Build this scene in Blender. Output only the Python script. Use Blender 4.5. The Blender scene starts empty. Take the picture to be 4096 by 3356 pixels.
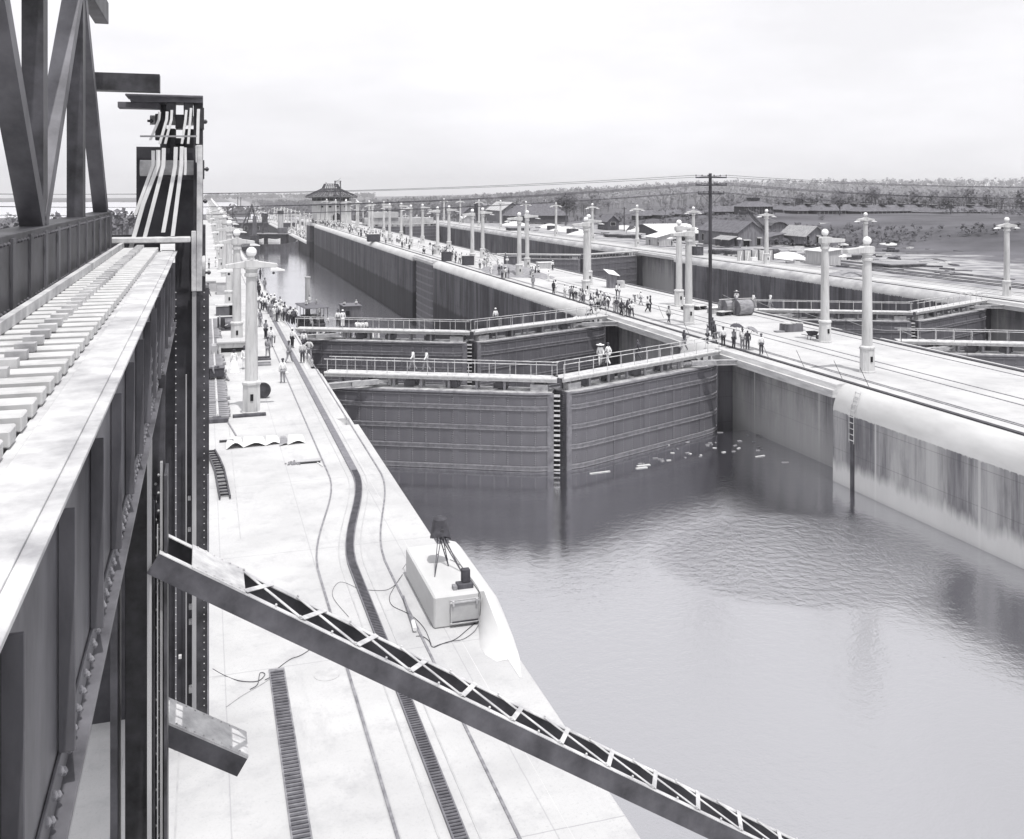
import bpy, bmesh, math, random
from mathutils import Vector, Matrix
R_ = math.radians; PI = math.pi
random.seed(7)
sc = bpy.context.scene
# ---------------- camera, world, sun, exposure ----------------
TH = R_(17.39); HC = 13.7; FP = 3920.0; CX = 2046.0; HY = 761.0
cd = bpy.data.cameras.new('camera'); cam = bpy.data.objects.new('camera', cd); sc.collection.objects.link(cam)
cam.location = (0, 0, HC); cam.rotation_euler = (PI/2, 0, -TH)
cd.sensor_width = 36; cd.sensor_fit = 'HORIZONTAL'; cd.lens = 36*FP/4096
cd.shift_y = -(1678-HY)/4096; cd.shift_x = (2048-CX)/4096
cd.clip_start = 0.1; cd.clip_end = 30000
sc.camera = cam
SUN_EL = R_(71); SUN_AZ = R_(171)       # azimuth from +y, clockwise: the sun stands high behind the camera
w = bpy.data.worlds.new('World'); sc.world = w; w.use_nodes = True
nt = w.node_tree; N = nt.nodes; L = nt.links; N.clear()
wo = N.new('ShaderNodeOutputWorld'); bg = N.new('ShaderNodeBackground'); L.new(bg.outputs[0], wo.inputs[0])
sky = N.new('ShaderNodeTexSky'); sky.sky_type = 'NISHITA'; sky.sun_disc = False
sky.sun_elevation = SUN_EL; sky.sun_rotation = SUN_AZ; sky.dust_density = 4; sky.air_density = 1.5
bw = N.new('ShaderNodeRGBToBW'); L.new(sky.outputs[0], bw.inputs[0])
tc = N.new('ShaderNodeTexCoord'); mp = N.new('ShaderNodeMapping'); mp.inputs['Scale'].default_value = (1, 1, 3.5)
nz = N.new('ShaderNodeTexNoise'); nz.inputs['Scale'].default_value = 2.4; nz.inputs['Detail'].default_value = 7; nz.inputs['Roughness'].default_value = .55
L.new(tc.outputs['Generated'], mp.inputs[0]); L.new(mp.outputs[0], nz.inputs['Vector'])
rp = N.new('ShaderNodeMapRange'); rp.inputs[1].default_value = .35; rp.inputs[2].default_value = .7; rp.inputs[3].default_value = 0; rp.inputs[4].default_value = 1
L.new(nz.outputs[0], rp.inputs[0])
cl = N.new('ShaderNodeMapRange'); cl.inputs[3].default_value = 7.0; cl.inputs[4].default_value = 9.0     # thin pale cloud veil
L.new(rp.outputs[0], cl.inputs[0])
mx = N.new('ShaderNodeMix'); mx.data_type = 'FLOAT'; mx.inputs[0].default_value = .72
L.new(bw.outputs[0], mx.inputs[2]); L.new(cl.outputs[0], mx.inputs[3])
tint = N.new('ShaderNodeVectorMath'); tint.operation = 'SCALE'; tint.inputs[0].default_value = (.99, .985, 1.02)
L.new(mx.outputs[0], tint.inputs['Scale']); L.new(tint.outputs[0], bg.inputs[0]); bg.inputs[1].default_value = .104
sl = bpy.data.lights.new('sun', 'SUN'); sl.energy = 2.4; sl.angle = R_(.55); sl.color = (1, .985, .97)
so = bpy.data.objects.new('sun', sl); sc.collection.objects.link(so)
sd = Vector((math.sin(SUN_AZ)*math.cos(SUN_EL), math.cos(SUN_AZ)*math.cos(SUN_EL), math.sin(SUN_EL)))
so.rotation_euler = sd.to_track_quat('Z', 'Y').to_euler(); so.location = (0, -50, 200)
sc.view_settings.view_transform = 'Standard'; sc.view_settings.look = 'None'
sc.view_settings.exposure = 0.6; sc.view_settings.gamma = 1

# measured places: a point of the ground (height z) from its place in the survey photograph
CT, ST = math.cos(TH), math.sin(TH)
def G(px, py, z=0.0):
    D = FP*(HC-z)/(py-HY); X = D*(px-CX)/FP
    return Vector((X*CT + D*ST, -X*ST + D*CT, z))
def GY(px, y, z=0.0):      # on the line of sight px, at distance y along the lock
    k = CT*(px-818)/FP     # x/D
    D = y*CT/(1-ST*k); return Vector((k*D, y, z))
def GX(px, x, z=0.0):
    k = CT*(px-818)/FP; D = x/k; return Vector((x, (D-x*ST)/CT, z))
# ---------------- materials ----------------
MATS = {}
def mat(name, v, rough=.8, amp=.12, scale=3., stretch=(1,1,1), bump=.0, spec=.3, metal=0, v2=None, det=6, tintb=1.0):
    if name in MATS: return MATS[name]
    m = bpy.data.materials.new(name); m.use_nodes = True; n = m.node_tree.nodes; l = m.node_tree.links
    b = n['Principled BSDF']; b.inputs['Roughness'].default_value = rough; b.inputs['Specular IOR Level'].default_value = spec; b.inputs['Metallic'].default_value = metal
    t = n.new('ShaderNodeTexCoord'); mpn = n.new('ShaderNodeMapping'); mpn.inputs['Scale'].default_value = stretch
    l.new(t.outputs['Object'], mpn.inputs[0])
    z = n.new('ShaderNodeTexNoise'); z.inputs['Scale'].default_value = scale; z.inputs['Detail'].default_value = det; z.inputs['Roughness'].default_value = .62
    l.new(mpn.outputs[0], z.inputs['Vector'])
    cr = n.new('ShaderNodeValToRGB'); lo, hi = v*(1-amp*1.6), v*(1+amp*1.6)
    if v2: lo, hi = v, v2
    cr.color_ramp.elements[0].position = .3; cr.color_ramp.elements[1].position = .7
    cr.color_ramp.elements[0].color = gcol(lo); cr.color_ramp.elements[1].color = gcol(hi)
    l.new(z.outputs[0], cr.inputs[0]); l.new(cr.outputs[0], b.inputs['Base Color'])
    if bump:
        bn = n.new('ShaderNodeBump'); bn.inputs['Strength'].default_value = bump; bn.inputs['Distance'].default_value = .05
        l.new(z.outputs[0], bn.inputs['Height']); l.new(bn.outputs[0], b.inputs['Normal'])
    MATS[name] = m; m['cr'] = cr.name; return m
def gcol(v):
    k = 1-min(1, v/.4); return (v*(1-.03*k), v*(1-.055*k), v*(1+.10*k), 1)
def wall_mat(name, top, base, dark, wet=-7.6, band=-1.1, seam=True, wash=None, washv=.5, soft=.3):
    """board-marked concrete: pale new finish at the top, vertical weather streaks, a dark tide mark below"""
    m = bpy.data.materials.new(name); m.use_nodes = True; n = m.node_tree.nodes; l = m.node_tree.links
    b = n['Principled BSDF']; b.inputs['Roughness'].default_value = .85; b.inputs['Specular IOR Level'].default_value = .25
    t = n.new('ShaderNodeTexCoord')
    def noise(sv, scale, det=6, ro=.6):
        q = n.new('ShaderNodeMapping'); q.inputs['Scale'].default_value = sv; l.new(t.outputs['Object'], q.inputs[0])
        z = n.new('ShaderNodeTexNoise'); z.inputs['Scale'].default_value = scale; z.inputs['Detail'].default_value = det; z.inputs['Roughness'].default_value = ro
        l.new(q.outputs[0], z.inputs['Vector']); return z.outputs[0]
    def rng(s, a, c, d=0., e=1.):
        r = n.new('ShaderNodeMapRange'); r.inputs[1].default_value = a; r.inputs[2].default_value = c; r.inputs[3].default_value = d; r.inputs[4].default_value = e
        l.new(s, r.inputs[0]); return r.outputs[0]
    def mix(f, A, B):
        q = n.new('ShaderNodeMix'); q.data_type = 'RGBA'; l.new(f, q.inputs[0])
        for s, i in ((A, 6), (B, 7)):
            if isinstance(s, tuple): q.inputs[i].default_value = s
            else: l.new(s, q.inputs[i])
        return q.outputs[2]
    def math_(op, A, B=None):
        q = n.new('ShaderNodeMath'); q.operation = op
        for i, s in enumerate((A, B)):
            if s is None: continue
            if isinstance(s, (int, float)): q.inputs[i].default_value = s
            else: l.new(s, q.inputs[i])
        return q.outputs[0]
    streak = noise((1, 1, .06), .75, 9, .72); fine = noise((1, 1, .03), 6, 4, .6); blot = noise((1, 1, .5), .35, 5)
    sx = n.new('ShaderNodeSeparateXYZ'); l.new(t.outputs['Object'], sx.inputs[0]); Z = sx.outputs['Z']; Y = sx.outputs['Y']
    c = mix(rng(streak, .42, .62), gcol(dark), gcol(base))
    big = noise((1, 1, .12), .22, 8, .7)
    c = mix(rng(big, .44, .62, 0, .7), c, gcol(base*1.5))
    c = mix(rng(fine, .55, .75, 0, .3), c, gcol(base*1.45))
    c = mix(rng(blot, .5, .68, 0, .6), c, gcol(dark*.8))
    # lift lines every 1.8 m and pour joints every 9 m
    if seam:
        f1 = math_('ABSOLUTE', math_('SUBTRACT', math_('FRACT', math_('MULTIPLY', Z, 1/2.2)), .5)); c = mix(rng(f1, .485, .5, 0, .45), c, gcol(dark*.6))
        f2 = math_('ABSOLUTE', math_('SUBTRACT', math_('FRACT', math_('MULTIPLY', Y, 1/9.1)), .5)); c = mix(rng(f2, .488, .492, 0, .7), c, gcol(base*1.6))
    wz = math_('ADD', Z, math_('MULTIPLY', math_('SUBTRACT', streak, .5), 1.6))
    c = mix(rng(wz, wet+.25, wet-.25, 0, .72), c, gcol(dark*.6))
    if wash: c = mix(rng(math_('ADD', Z, math_('MULTIPLY', math_('SUBTRACT', streak, .5), 3.0)), wash+soft, wash-soft, 0, .85), c, gcol(washv))
    edge = math_('ADD', Z, math_('MULTIPLY', math_('SUBTRACT', fine, .5), .55))
    c = mix(rng(edge, band-.04, band+.04), c, gcol(top))
    l.new(c, b.inputs['Base Color'])
    bn = n.new('ShaderNodeBump'); bn.inputs['Strength'].default_value = .35; bn.inputs['Distance'].default_value = .05
    l.new(fine, bn.inputs['Height']); l.new(bn.outputs[0], b.inputs['Normal'])
    MATS[name] = m; return m
M_conc = mat('pale_concrete', .44, .85, .10, .22, bump=.0, det=9)
M_conc2 = mat('weathered_concrete', .42, .85, .2, .5, det=9, stretch=(1, .4, 1))
M_cope = mat('coping_concrete', .5, .8, .09, .6, stretch=(1, .35, 1), det=8)
M_copeE = mat('blotched_coping', .26, .85, .3, .55, v2=.52, stretch=(1, .5, 1), det=3)
M_slab = mat('coping_slab_concrete', .46, .85, .15, 1.2, stretch=(1, .35, 3))
M_wall = wall_mat('chamber_wall_concrete', .5, .115, .045, wet=-8.0, band=-1.35)
M_rec = wall_mat('recess_wall_concrete', .5, .3, .13, wet=-40, band=3, wash=-4.2, washv=.36, soft=2.2)
M_near = wall_mat('entrance_wall_concrete', .5, .32, .13, wet=-40, band=-1.75, wash=-5.4, washv=.56, soft=.35)
M_lamp = mat('lamp_concrete', .5, .8, .12, 1.2, stretch=(1, 1, .25), bump=.1)
M_ball = mat('opal_glass', .8, .25, .03, 2, spec=.5)
M_hood = mat('white_enamel', .72, .4, .05, 2)
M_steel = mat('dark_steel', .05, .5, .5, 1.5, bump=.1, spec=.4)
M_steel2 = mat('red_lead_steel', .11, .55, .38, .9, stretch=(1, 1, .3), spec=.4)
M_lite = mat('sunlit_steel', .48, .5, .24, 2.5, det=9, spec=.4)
M_rail = mat('rail_steel', .09, .6, .25, 3)
M_line = mat('worn_rail', .2, .6, .25, 3)
M_black = mat('black_opening', .015, .9, .1, 3)
M_wood = mat('grey_timber', .24, .85, .25, 4, stretch=(.3, 1, 1), bump=.2)
M_wdark = mat('dark_timber', .075, .85, .3, 3, stretch=(1, 1, .3), bump=.2)
M_wlite = mat('new_timber', .5, .8, .12, 3)
M_pole = mat('creosoted_pole', .05, .8, .3, 2, stretch=(1, 1, .1))
M_roofd = mat('tarred_roof', .12, .85, .25, 1.2, stretch=(1, 1, 1))
M_roofw = mat('whitewashed_roof', .66, .7, .07, 1.5)
M_roofm = mat('weathered_roof', .27, .7, .4, 2.0, stretch=(.25, 3, 1))
M_board = mat('board_wall', .17, .85, .25, 2, stretch=(1, 1, .2))
M_boardl = mat('pale_board_wall', .4, .85, .2, 2, stretch=(3, 3, .2))
M_sand = mat('sand', .55, .95, .1, 3, bump=.3)
M_canv = mat('canvas', .68, .9, .06, 2)
M_cloth = mat('dark_cloth', .06, .95, .2, 5)
M_rope = mat('manila_rope', .4, .9, .1, 8)
M_leaf = mat('foliage', .06, .7, .35, .6, v2=.16)
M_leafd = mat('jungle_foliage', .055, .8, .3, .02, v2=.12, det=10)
M_leafp = mat('hazed_jungle_foliage', .13, .8, .3, .02, v2=.24, det=10)  # far ridge: distance haze put into the leaf colour as a paler tone
M_bark = mat('bark', .14, .9, .2, 4)
MM = {}
for k_, v_ in dict(skin=.1, fair=.4, white=.72, pale=.5, grey=.26, dark=.07, black=.035, straw=.6).items():
    MM[k_] = mat('cloth_'+k_ if k_ not in ('skin', 'fair') else 'skin_tone_'+k_, v_, .9, .12, 6)

def decorate():
    # deck concrete: grain, damp patches, pour joints
    m = M_conc; n = m.node_tree.nodes; l = m.node_tree.links; b = n['Principled BSDF']; cr = n[m['cr']]
    t = n.new('ShaderNodeTexCoord')
    def noise(s_, d_=8, r_=.7, sv=(1,1,1)):
        q = n.new('ShaderNodeMapping'); q.inputs['Scale'].default_value = sv; l.new(t.outputs['Object'], q.inputs[0])
        z = n.new('ShaderNodeTexNoise'); z.inputs['Scale'].default_value = s_; z.inputs['Detail'].default_value = d_; z.inputs['Roughness'].default_value = r_; l.new(q.outputs[0], z.inputs['Vector']); return z.outputs[0]
    def rng(s, a_, c_, d_=0., e_=1.):
        r = n.new('ShaderNodeMapRange'); r.inputs[1].default_value = a_; r.inputs[2].default_value = c_; r.inputs[3].default_value = d_; r.inputs[4].default_value = e_; l.new(s, r.inputs[0]); return r.outputs[0]
    def mix(f, A, B):
        q = n.new('ShaderNodeMix'); q.data_type = 'RGBA'; l.new(f, q.inputs[0]); l.new(A, q.inputs[6]); q.inputs[7].default_value = gcol(B); return q.outputs[2]
    def mth(op, A, B):
        q = n.new('ShaderNodeMath'); q.operation = op
        for i, x in enumerate((A, B)):
            if isinstance(x, (int, float)): q.inputs[i].default_value = x
            elif x is not None: l.new(x, q.inputs[i])
        return q.outputs[0]
    s = n.new('ShaderNodeSeparateXYZ'); l.new(t.outputs['Object'], s.inputs[0])
    c = cr.outputs[0]
    c = mix(rng(noise(.9, 9, .72), .52, .66, 0, .32), c, .27); c = mix(rng(noise(.35, 9, .75, (1.6,.35,1)), .55, .68, 0, .3), c, .24); c = mix(rng(noise(14, 4, .7), .56, .68, 0, .35), c, .25)
    w_ = mth('MULTIPLY', mth('SUBTRACT', noise(3., 3), .5), .03)
    for (ax, per, off, f) in (('X', 3.3, 1.1, .35), ('Y', 9.1, 3., .5)):
        d_ = mth('MULTIPLY', mth('ABSOLUTE', mth('SUBTRACT', mth('FRACT', mth('MULTIPLY', mth('ADD', mth('ADD', s.outputs[ax], off), w_), 1/per), 0), .5), 0), per)
        c = mix(rng(d_, .022, .008, 0, f), c, .2)
    l.new(c, b.inputs['Base Color'])
    # no two lamp standards weather alike
    m = M_lamp; n = m.node_tree.nodes; l = m.node_tree.links; oi = n.new('ShaderNodeObjectInfo'); mu = n.new('ShaderNodeMath'); mu.operation = 'MULTIPLY'; mu.inputs[1].default_value = 40
    l.new(oi.outputs['Random'], mu.inputs[0]); mp_ = [q for q in n if q.type == 'MAPPING'][0]; l.new(mu.outputs[0], mp_.inputs['Location'])
    z = n.new('ShaderNodeTexNoise'); z.inputs['Scale'].default_value = 2.6; z.inputs['Detail'].default_value = 8; z.inputs['Roughness'].default_value = .7; q2 = n.new('ShaderNodeMapping'); q2.inputs['Scale'].default_value = (1.6, 1.6, .16)
    t2 = [q for q in n if q.type == 'TEX_COORD'][0]; l.new(t2.outputs['Object'], q2.inputs[0]); l.new(mu.outputs[0], q2.inputs['Location']); l.new(q2.outputs[0], z.inputs['Vector'])
    r = n.new('ShaderNodeMapRange'); r.inputs[1].default_value = .54; r.inputs[2].default_value = .68; r.inputs[4].default_value = .6; l.new(z.outputs[0], r.inputs[0])
    x = n.new('ShaderNodeMix'); x.data_type = 'RGBA'; l.new(r.outputs[0], x.inputs[0]); l.new(n[m['cr']].outputs[0], x.inputs[6]); x.inputs[7].default_value = gcol(.2); l.new(x.outputs[2], n['Principled BSDF'].inputs['Base Color'])
decorate()
def rivet_mat(name, v):
    m = mat(name, v, .5, .10, .5, stretch=(1, 1, .2), spec=.45)
    n = m.node_tree.nodes; l = m.node_tree.links; b = n['Principled BSDF']
    t = n.new('ShaderNodeTexCoord'); s = n.new('ShaderNodeSeparateXYZ'); l.new(t.outputs['Object'], s.inputs[0])
    def mth(op, A, B=None):
        q = n.new('ShaderNodeMath'); q.operation = op
        for i, x in enumerate((A, B)):
            if x is None: continue
            if isinstance(x, (int, float)): q.inputs[i].default_value = x
            else: l.new(x, q.inputs[i])
        return q.outputs[0]
    def dst(o, per): return mth('MULTIPLY', mth('ABSOLUTE', mth('SUBTRACT', mth('FRACT', mth('MULTIPLY', o, 1/per)), .5)), per)
    dx = dst(s.outputs['X'], .92); dz = dst(s.outputs['Z'], .16)
    r = mth('SQRT', mth('ADD', mth('MULTIPLY', dx, dx), mth('MULTIPLY', dz, dz)))
    h = n.new('ShaderNodeMapRange'); h.inputs[1].default_value = .075; h.inputs[2].default_value = .03; l.new(r, h.inputs[0])
    cr = n[m['cr']]; q = n.new('ShaderNodeMix'); q.data_type = 'RGBA'; l.new(cr.outputs[0], q.inputs[6]); q.inputs[7].default_value = gcol(v*1.9)
    l.new(mth('MULTIPLY', h.outputs[0], .4), q.inputs[0]); l.new(q.outputs[2], b.inputs['Base Color'])
    bn = n.new('ShaderNodeBump'); bn.inputs['Distance'].default_value = .03; l.new(h.outputs[0], bn.inputs['Height']); l.new(bn.outputs[0], b.inputs['Normal'])
    return m
M_gate = rivet_mat('gate_plate', .115)
M_band = mat('gate_girder_flange', .2, .5, .18, 3)
# ---------------- mesh helper ----------------
class MB:
    def __init__(s, fn=None): s.v = []; s.f = []; s.m = []; s.fn = fn; s.cm = 0
    def add(s, vs, fs):
        o = len(s.v)
        for p in vs: s.v.append(tuple(s.fn(*p)) if s.fn else tuple(p))
        for f in fs: s.f.append(tuple(i+o for i in f)); s.m.append(s.cm)
        return s
    def box(s, c, d, rz=0, M=None):
        x, y, z = d[0]/2, d[1]/2, d[2]/2; vs = []
        cr, sr = math.cos(rz), math.sin(rz)
        for a in (-x, x):
            for b in (-y, y):
                for e in (-z, z):
                    p = Vector((a, b, e))
                    if M: p = M @ p
                    else: p = Vector((a*cr-b*sr, a*sr+b*cr, e))
                    vs.append((p.x+c[0], p.y+c[1], p.z+c[2]))
        return s.add(vs, [(0,1,3,2),(4,6,7,5),(0,4,5,1),(2,3,7,6),(0,2,6,4),(1,5,7,3)])
    def bx(s, x0, x1, y0, y1, z0, z1): return s.box(((x0+x1)/2, (y0+y1)/2, (z0+z1)/2), (abs(x1-x0), abs(y1-y0), abs(z1-z0)))
    def bar(s, p0, p1, wd, h, up=(0,0,1)):
        p0, p1 = Vector(p0), Vector(p1); d = p1-p0; ln = d.length; d.normalize(); u = Vector(up)
        sd_ = d.cross(u)
        if sd_.length < 1e-4: sd_ = d.cross(Vector((0,1,0)))
        sd_.normalize(); u = sd_.cross(d)
        vs = []
        for q in (p0, p1):
            for a, b in ((-1,-1),(1,-1),(1,1),(-1,1)): vs.append(tuple(q+sd_*a*wd/2+u*b*h/2))
        return s.add(vs, [(0,1,2,3),(7,6,5,4),(0,4,5,1),(1,5,6,2),(2,6,7,3),(3,7,4,0)])
    def cyl(s, p0, p1, r0, r1=None, n=10, cap=True):
        r1 = r0 if r1 is None else r1
        p0, p1 = Vector(p0), Vector(p1); d = (p1-p0).normalized(); a = d.orthogonal().normalized(); b = d.cross(a)
        vs = []
        for q, r in ((p0, r0), (p1, r1)):
            for i in range(n):
                t = 2*PI*i/n; vs.append(tuple(q+(a*math.cos(t)+b*math.sin(t))*r))
        fs = [(i, (i+1)%n, n+(i+1)%n, n+i) for i in range(n)]
        if cap: fs += [tuple(range(n))[::-1], tuple(range(n, 2*n))]
        return s.add(vs, fs)
    def tube(s, pts, r, n=6):
        pts = [Vector(p) for p in pts]; vs = []; fs = []
        for i, p in enumerate(pts):
            d = (pts[min(i+1, len(pts)-1)]-pts[max(i-1, 0)]).normalized()
            a = d.cross(Vector((0,0,1)))
            if a.length < .05: a = d.cross(Vector((0,1,0)))
            a.normalize(); b = d.cross(a)
            for k in range(n):
                t = 2*PI*k/n; vs.append(tuple(p+(a*math.cos(t)+b*math.sin(t))*r))
        for i in range(len(pts)-1):
            for k in range(n): fs.append((i*n+k, i*n+(k+1)%n, (i+1)*n+(k+1)%n, (i+1)*n+k))
        fs += [tuple(range(n))[::-1], tuple(range((len(pts)-1)*n, len(pts)*n))]
        return s.add(vs, fs)
    def lathe(s, prof, c=(0,0,0), n=16, ph=0):
        vs = []; fs = []
        for r, z in prof:
            for k in range(n):
                t = 2*PI*k/n+ph; vs.append((c[0]+r*math.cos(t), c[1]+r*math.sin(t), c[2]+z))
        for i in range(len(prof)-1):
            for k in range(n): fs.append((i*n+k, i*n+(k+1)%n, (i+1)*n+(k+1)%n, (i+1)*n+k))
        if prof[0][0] > 1e-3: fs.append(tuple(range(n))[::-1])
        if prof[-1][0] > 1e-3: fs.append(tuple(range((len(prof)-1)*n, len(prof)*n)))
        return s.add(vs, fs)
    def sph(s, c, r, n=12, m=8, sz=1.):
        return s.lathe([(max(.0005, r*math.sin(PI*i/m)), -r*sz*math.cos(PI*i/m)) for i in range(m+1)], c, n)
    def prism(s, poly, a, b, ax='y'):
        """poly: 2-D outline, swept from a to b along ax (x: poly=(y,z); y: poly=(x,z); z: poly=(x,y))"""
        n = len(poly); vs = []
        for q in (a, b):
            for u, v in poly: vs.append({'x': (q,u,v), 'y': (u,q,v), 'z': (u,v,q)}[ax])
        return s.add(vs, [tuple(range(n)), tuple(range(n, 2*n))[::-1]]+[(i, n+i, n+(i+1)%n, (i+1)%n) for i in range(n)])
    def build(s, name, m, parent=None, label=None, smooth=False, recalc=True, bevel=0, weld=False):
        me = bpy.data.meshes.new(name); me.from_pydata(s.v, [], s.f)
        ms = m if isinstance(m, (list, tuple)) else [m]
        for q in ms: me.materials.append(q)
        if len(ms) > 1: me.polygons.foreach_set('material_index', s.m)
        if weld:
            b = bmesh.new(); b.from_mesh(me); bmesh.ops.remove_doubles(b, verts=b.verts, dist=1e-4); b.to_mesh(me); b.free()
        if recalc:
            b = bmesh.new(); b.from_mesh(me); bmesh.ops.remove_doubles(b, verts=b.verts, dist=1e-5); bmesh.ops.recalc_face_normals(b, faces=b.faces); b.to_mesh(me); b.free()
        if smooth:
            me.polygons.foreach_set('use_smooth', [True]*len(me.polygons))
            try: me.set_sharp_from_angle(angle=R_(38))
            except Exception: pass
        me.update(); o = bpy.data.objects.new(name, me); sc.collection.objects.link(o)
        if parent is not None: o.parent = parent
        if label: o['label'] = label
        if bevel:
            q = o.modifiers.new('bevel', 'BEVEL'); q.width = bevel; q.segments = 1; q.limit_method = 'ANGLE'; q.angle_limit = R_(40)
        return o
def tag(o, label, cat=None, group=None, kind=None):
    if label and len(label.replace('-', ' ').split()) > 16: print('LONG', label)
    if label: o['label'] = label
    if cat: o['category'] = cat
    if group: o['group'] = group
    if kind: o['kind'] = kind
    return o
def thing(name, label, cat, loc=(0,0,0), rz=0, group=None):
    o = bpy.data.objects.new(name, None); sc.collection.objects.link(o); o.location = loc; o.rotation_euler = (0,0,rz); o.empty_display_size = .3
    return tag(o, label, cat, group)
def struct(o): o['kind'] = 'structure'; return o
KIDS = {}
def copy_tree(o, parent=None):
    c = o.copy(); sc.collection.objects.link(c)
    if parent is not None: c.parent = parent
    for ch in list(o.children): copy_tree(ch, c)
    return c
def clone(root, loc, rz=0, label=None, group=None, cat=None, scale=None):
    c = copy_tree(root); c.location = loc; c.rotation_euler = (0,0,rz)
    if label: c['label'] = label
    if group: c['group'] = group
    if scale: c.scale = (scale,)*3
    return c
def lev(y): return 0. if y < 433 else (-8.6 if y < 745 else (-17. if y < 1060 else -25.))
# ================= THE SETTING =================
XW, XC0, XC1, XE = 8.6, 42.3, 60.4, 93.9
# ---- ground: one sheet to the horizon ----
import mathutils.noise as mn
def sm(a, b, t):
    t = max(0, min(1, (t-a)/(b-a))); return t*t*(3-2*t)
def gh(x, y):
    if -11.5 < x < 103.5 and y < 1250: return -34.
    base = lev(y)
    if 420 < y < 450: base = -8.6*sm(420, 450, y)
    if 735 < y < 760: base = -8.6-8.4*sm(735, 760, y)
    if y > 1000: base = -17-9*sm(1000, 1250, y)
    d = max(x-104, -12-x, 0)
    D = x*ST+y*CT
    far = -26.5
    e = 0
    brg = (x*CT-y*ST)/max(D, 1)*FP+CX
    if x > 100:
        e = 4.2*sm(45, 95, d)*(1-sm(330, 520, d))*(1-sm(520, 760, y))      # bank with the barracks
        e += 1.2*mn.noise(Vector((x*.012, y*.012, 3)))*sm(20, 90, d)
        far = -26.5+26*sm(1500, 3100, brg)*1.0
        far = min(far, -1.5)
    h = base*(1-sm(40, 600, max(0, D-330)+d*.3))+far*sm(40, 600, max(0, D-330)+d*.3)+e
    if x < 0: h = -.3-7*sm(0, 90, d)-19*sm(250, 900, y)
    # distant ridges
    rg = sm(1300, 2300, D)*(sm(1300, 3000, brg)*34+sm(900, 1400, brg)*4)*(.8+.3*mn.noise(Vector((x*.0011, y*.0011, 1))))
    h += rg*(.75+.25*sm(2300, 4000, D))
    if brg < 1200 and D > 1400 and y > 1250:      # the sea-level channel
        lim = 3400-1900*sm(860, 1130, brg)
        if D < lim: h = -33
    h += .9*mn.noise(Vector((x*.03, y*.03, 0)))*sm(8, 60, d)
    return h
def axis_pts(lst):
    out = []
    for a, b, n in lst: out += [a+(b-a)*i/n for i in range(n)]
    out.append(lst[-1][1]); return out
xs = axis_pts([(-5000,-1500,10),(-1500,-200,20),(-200,-11.6,22),(-11.6,-11.4,1),(-11.4,103.4,2),(103.4,103.6,1),(103.6,400,50),(400,1500,50),(1500,4000,36),(4000,5500,4)])
ys = axis_pts([(-400,0,10),(0,410,70),(410,460,10),(460,730,26),(730,765,6),(765,1249,20),(1249,1251,1),(1251,2600,50),(2600,5500,36)])
g = MB(); nx = len(xs)
g.v = [(x, y, gh(x, y)) for y in ys for x in xs]
g.f = [(j*nx+i, j*nx+i+1, (j+1)*nx+i+1, (j+1)*nx+i) for j in range(len(ys)-1) for i in range(nx-1)]; g.m = [0]*len(g.f)
gm = mat('earth_and_scrub', .035, .95, .3, .008, det=14, v2=.125, bump=.0)
# yard strip close to the locks: bare trampled earth, pale
n = gm.node_tree.nodes; l = gm.node_tree.links; cr = n[gm['cr']]
n[[q.name for q in n if q.type=='TEX_NOISE'][0]].inputs['Scale'].default_value = .035
t = n.new('ShaderNodeTexCoord'); s = n.new('ShaderNodeSeparateXYZ'); l.new(t.outputs['Object'], s.inputs[0])
z2 = n.new('ShaderNodeTexNoise'); z2.inputs['Scale'].default_value = .12; z2.inputs['Detail'].default_value = 10; l.new(t.outputs['Object'], z2.inputs['Vector'])
z3 = n.new('ShaderNodeTexNoise'); z3.inputs['Scale'].default_value = .22; z3.inputs['Detail'].default_value = 8; l.new(t.outputs['Object'], z3.inputs['Vector'])
c2 = n.new('ShaderNodeValToRGB'); c2.color_ramp.elements[0].position = .36; c2.color_ramp.elements[1].position = .62; c2.color_ramp.elements[0].color = gcol(.15); c2.color_ramp.elements[1].color = gcol(.36); l.new(z3.outputs[0], c2.inputs[0])
ad = n.new('ShaderNodeMath'); ad.operation = 'MULTIPLY_ADD'; ad.inputs[1].default_value = 60; l.new(z2.outputs[0], ad.inputs[0]); l.new(s.outputs['X'], ad.inputs[2])
mr = n.new('ShaderNodeMapRange'); mr.inputs[1].default_value = 168; mr.inputs[2].default_value = 182; mr.inputs[3].default_value = 1; mr.inputs[4].default_value = 0; l.new(ad.outputs[0], mr.inputs[0])
wst = n.new('ShaderNodeMath'); wst.operation = 'GREATER_THAN'; wst.inputs[1].default_value = 90; l.new(s.outputs['X'], wst.inputs[0])
ml = n.new('ShaderNodeMath'); ml.operation = 'MULTIPLY'; l.new(wst.outputs[0], ml.inputs[0]); l.new(mr.outputs[0], ml.inputs[1]); mr = ml
q = n.new('ShaderNodeMix'); q.data_type = 'RGBA'; l.new(mr.outputs[0], q.inputs[0]); l.new(cr.outputs[0], q.inputs[6]); l.new(c2.outputs[0], q.inputs[7])
l.new(q.outputs[2], n['Principled BSDF'].inputs['Base Color'])
o = g.build('ground', gm, recalc=False, smooth=True); struct(o)

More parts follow.
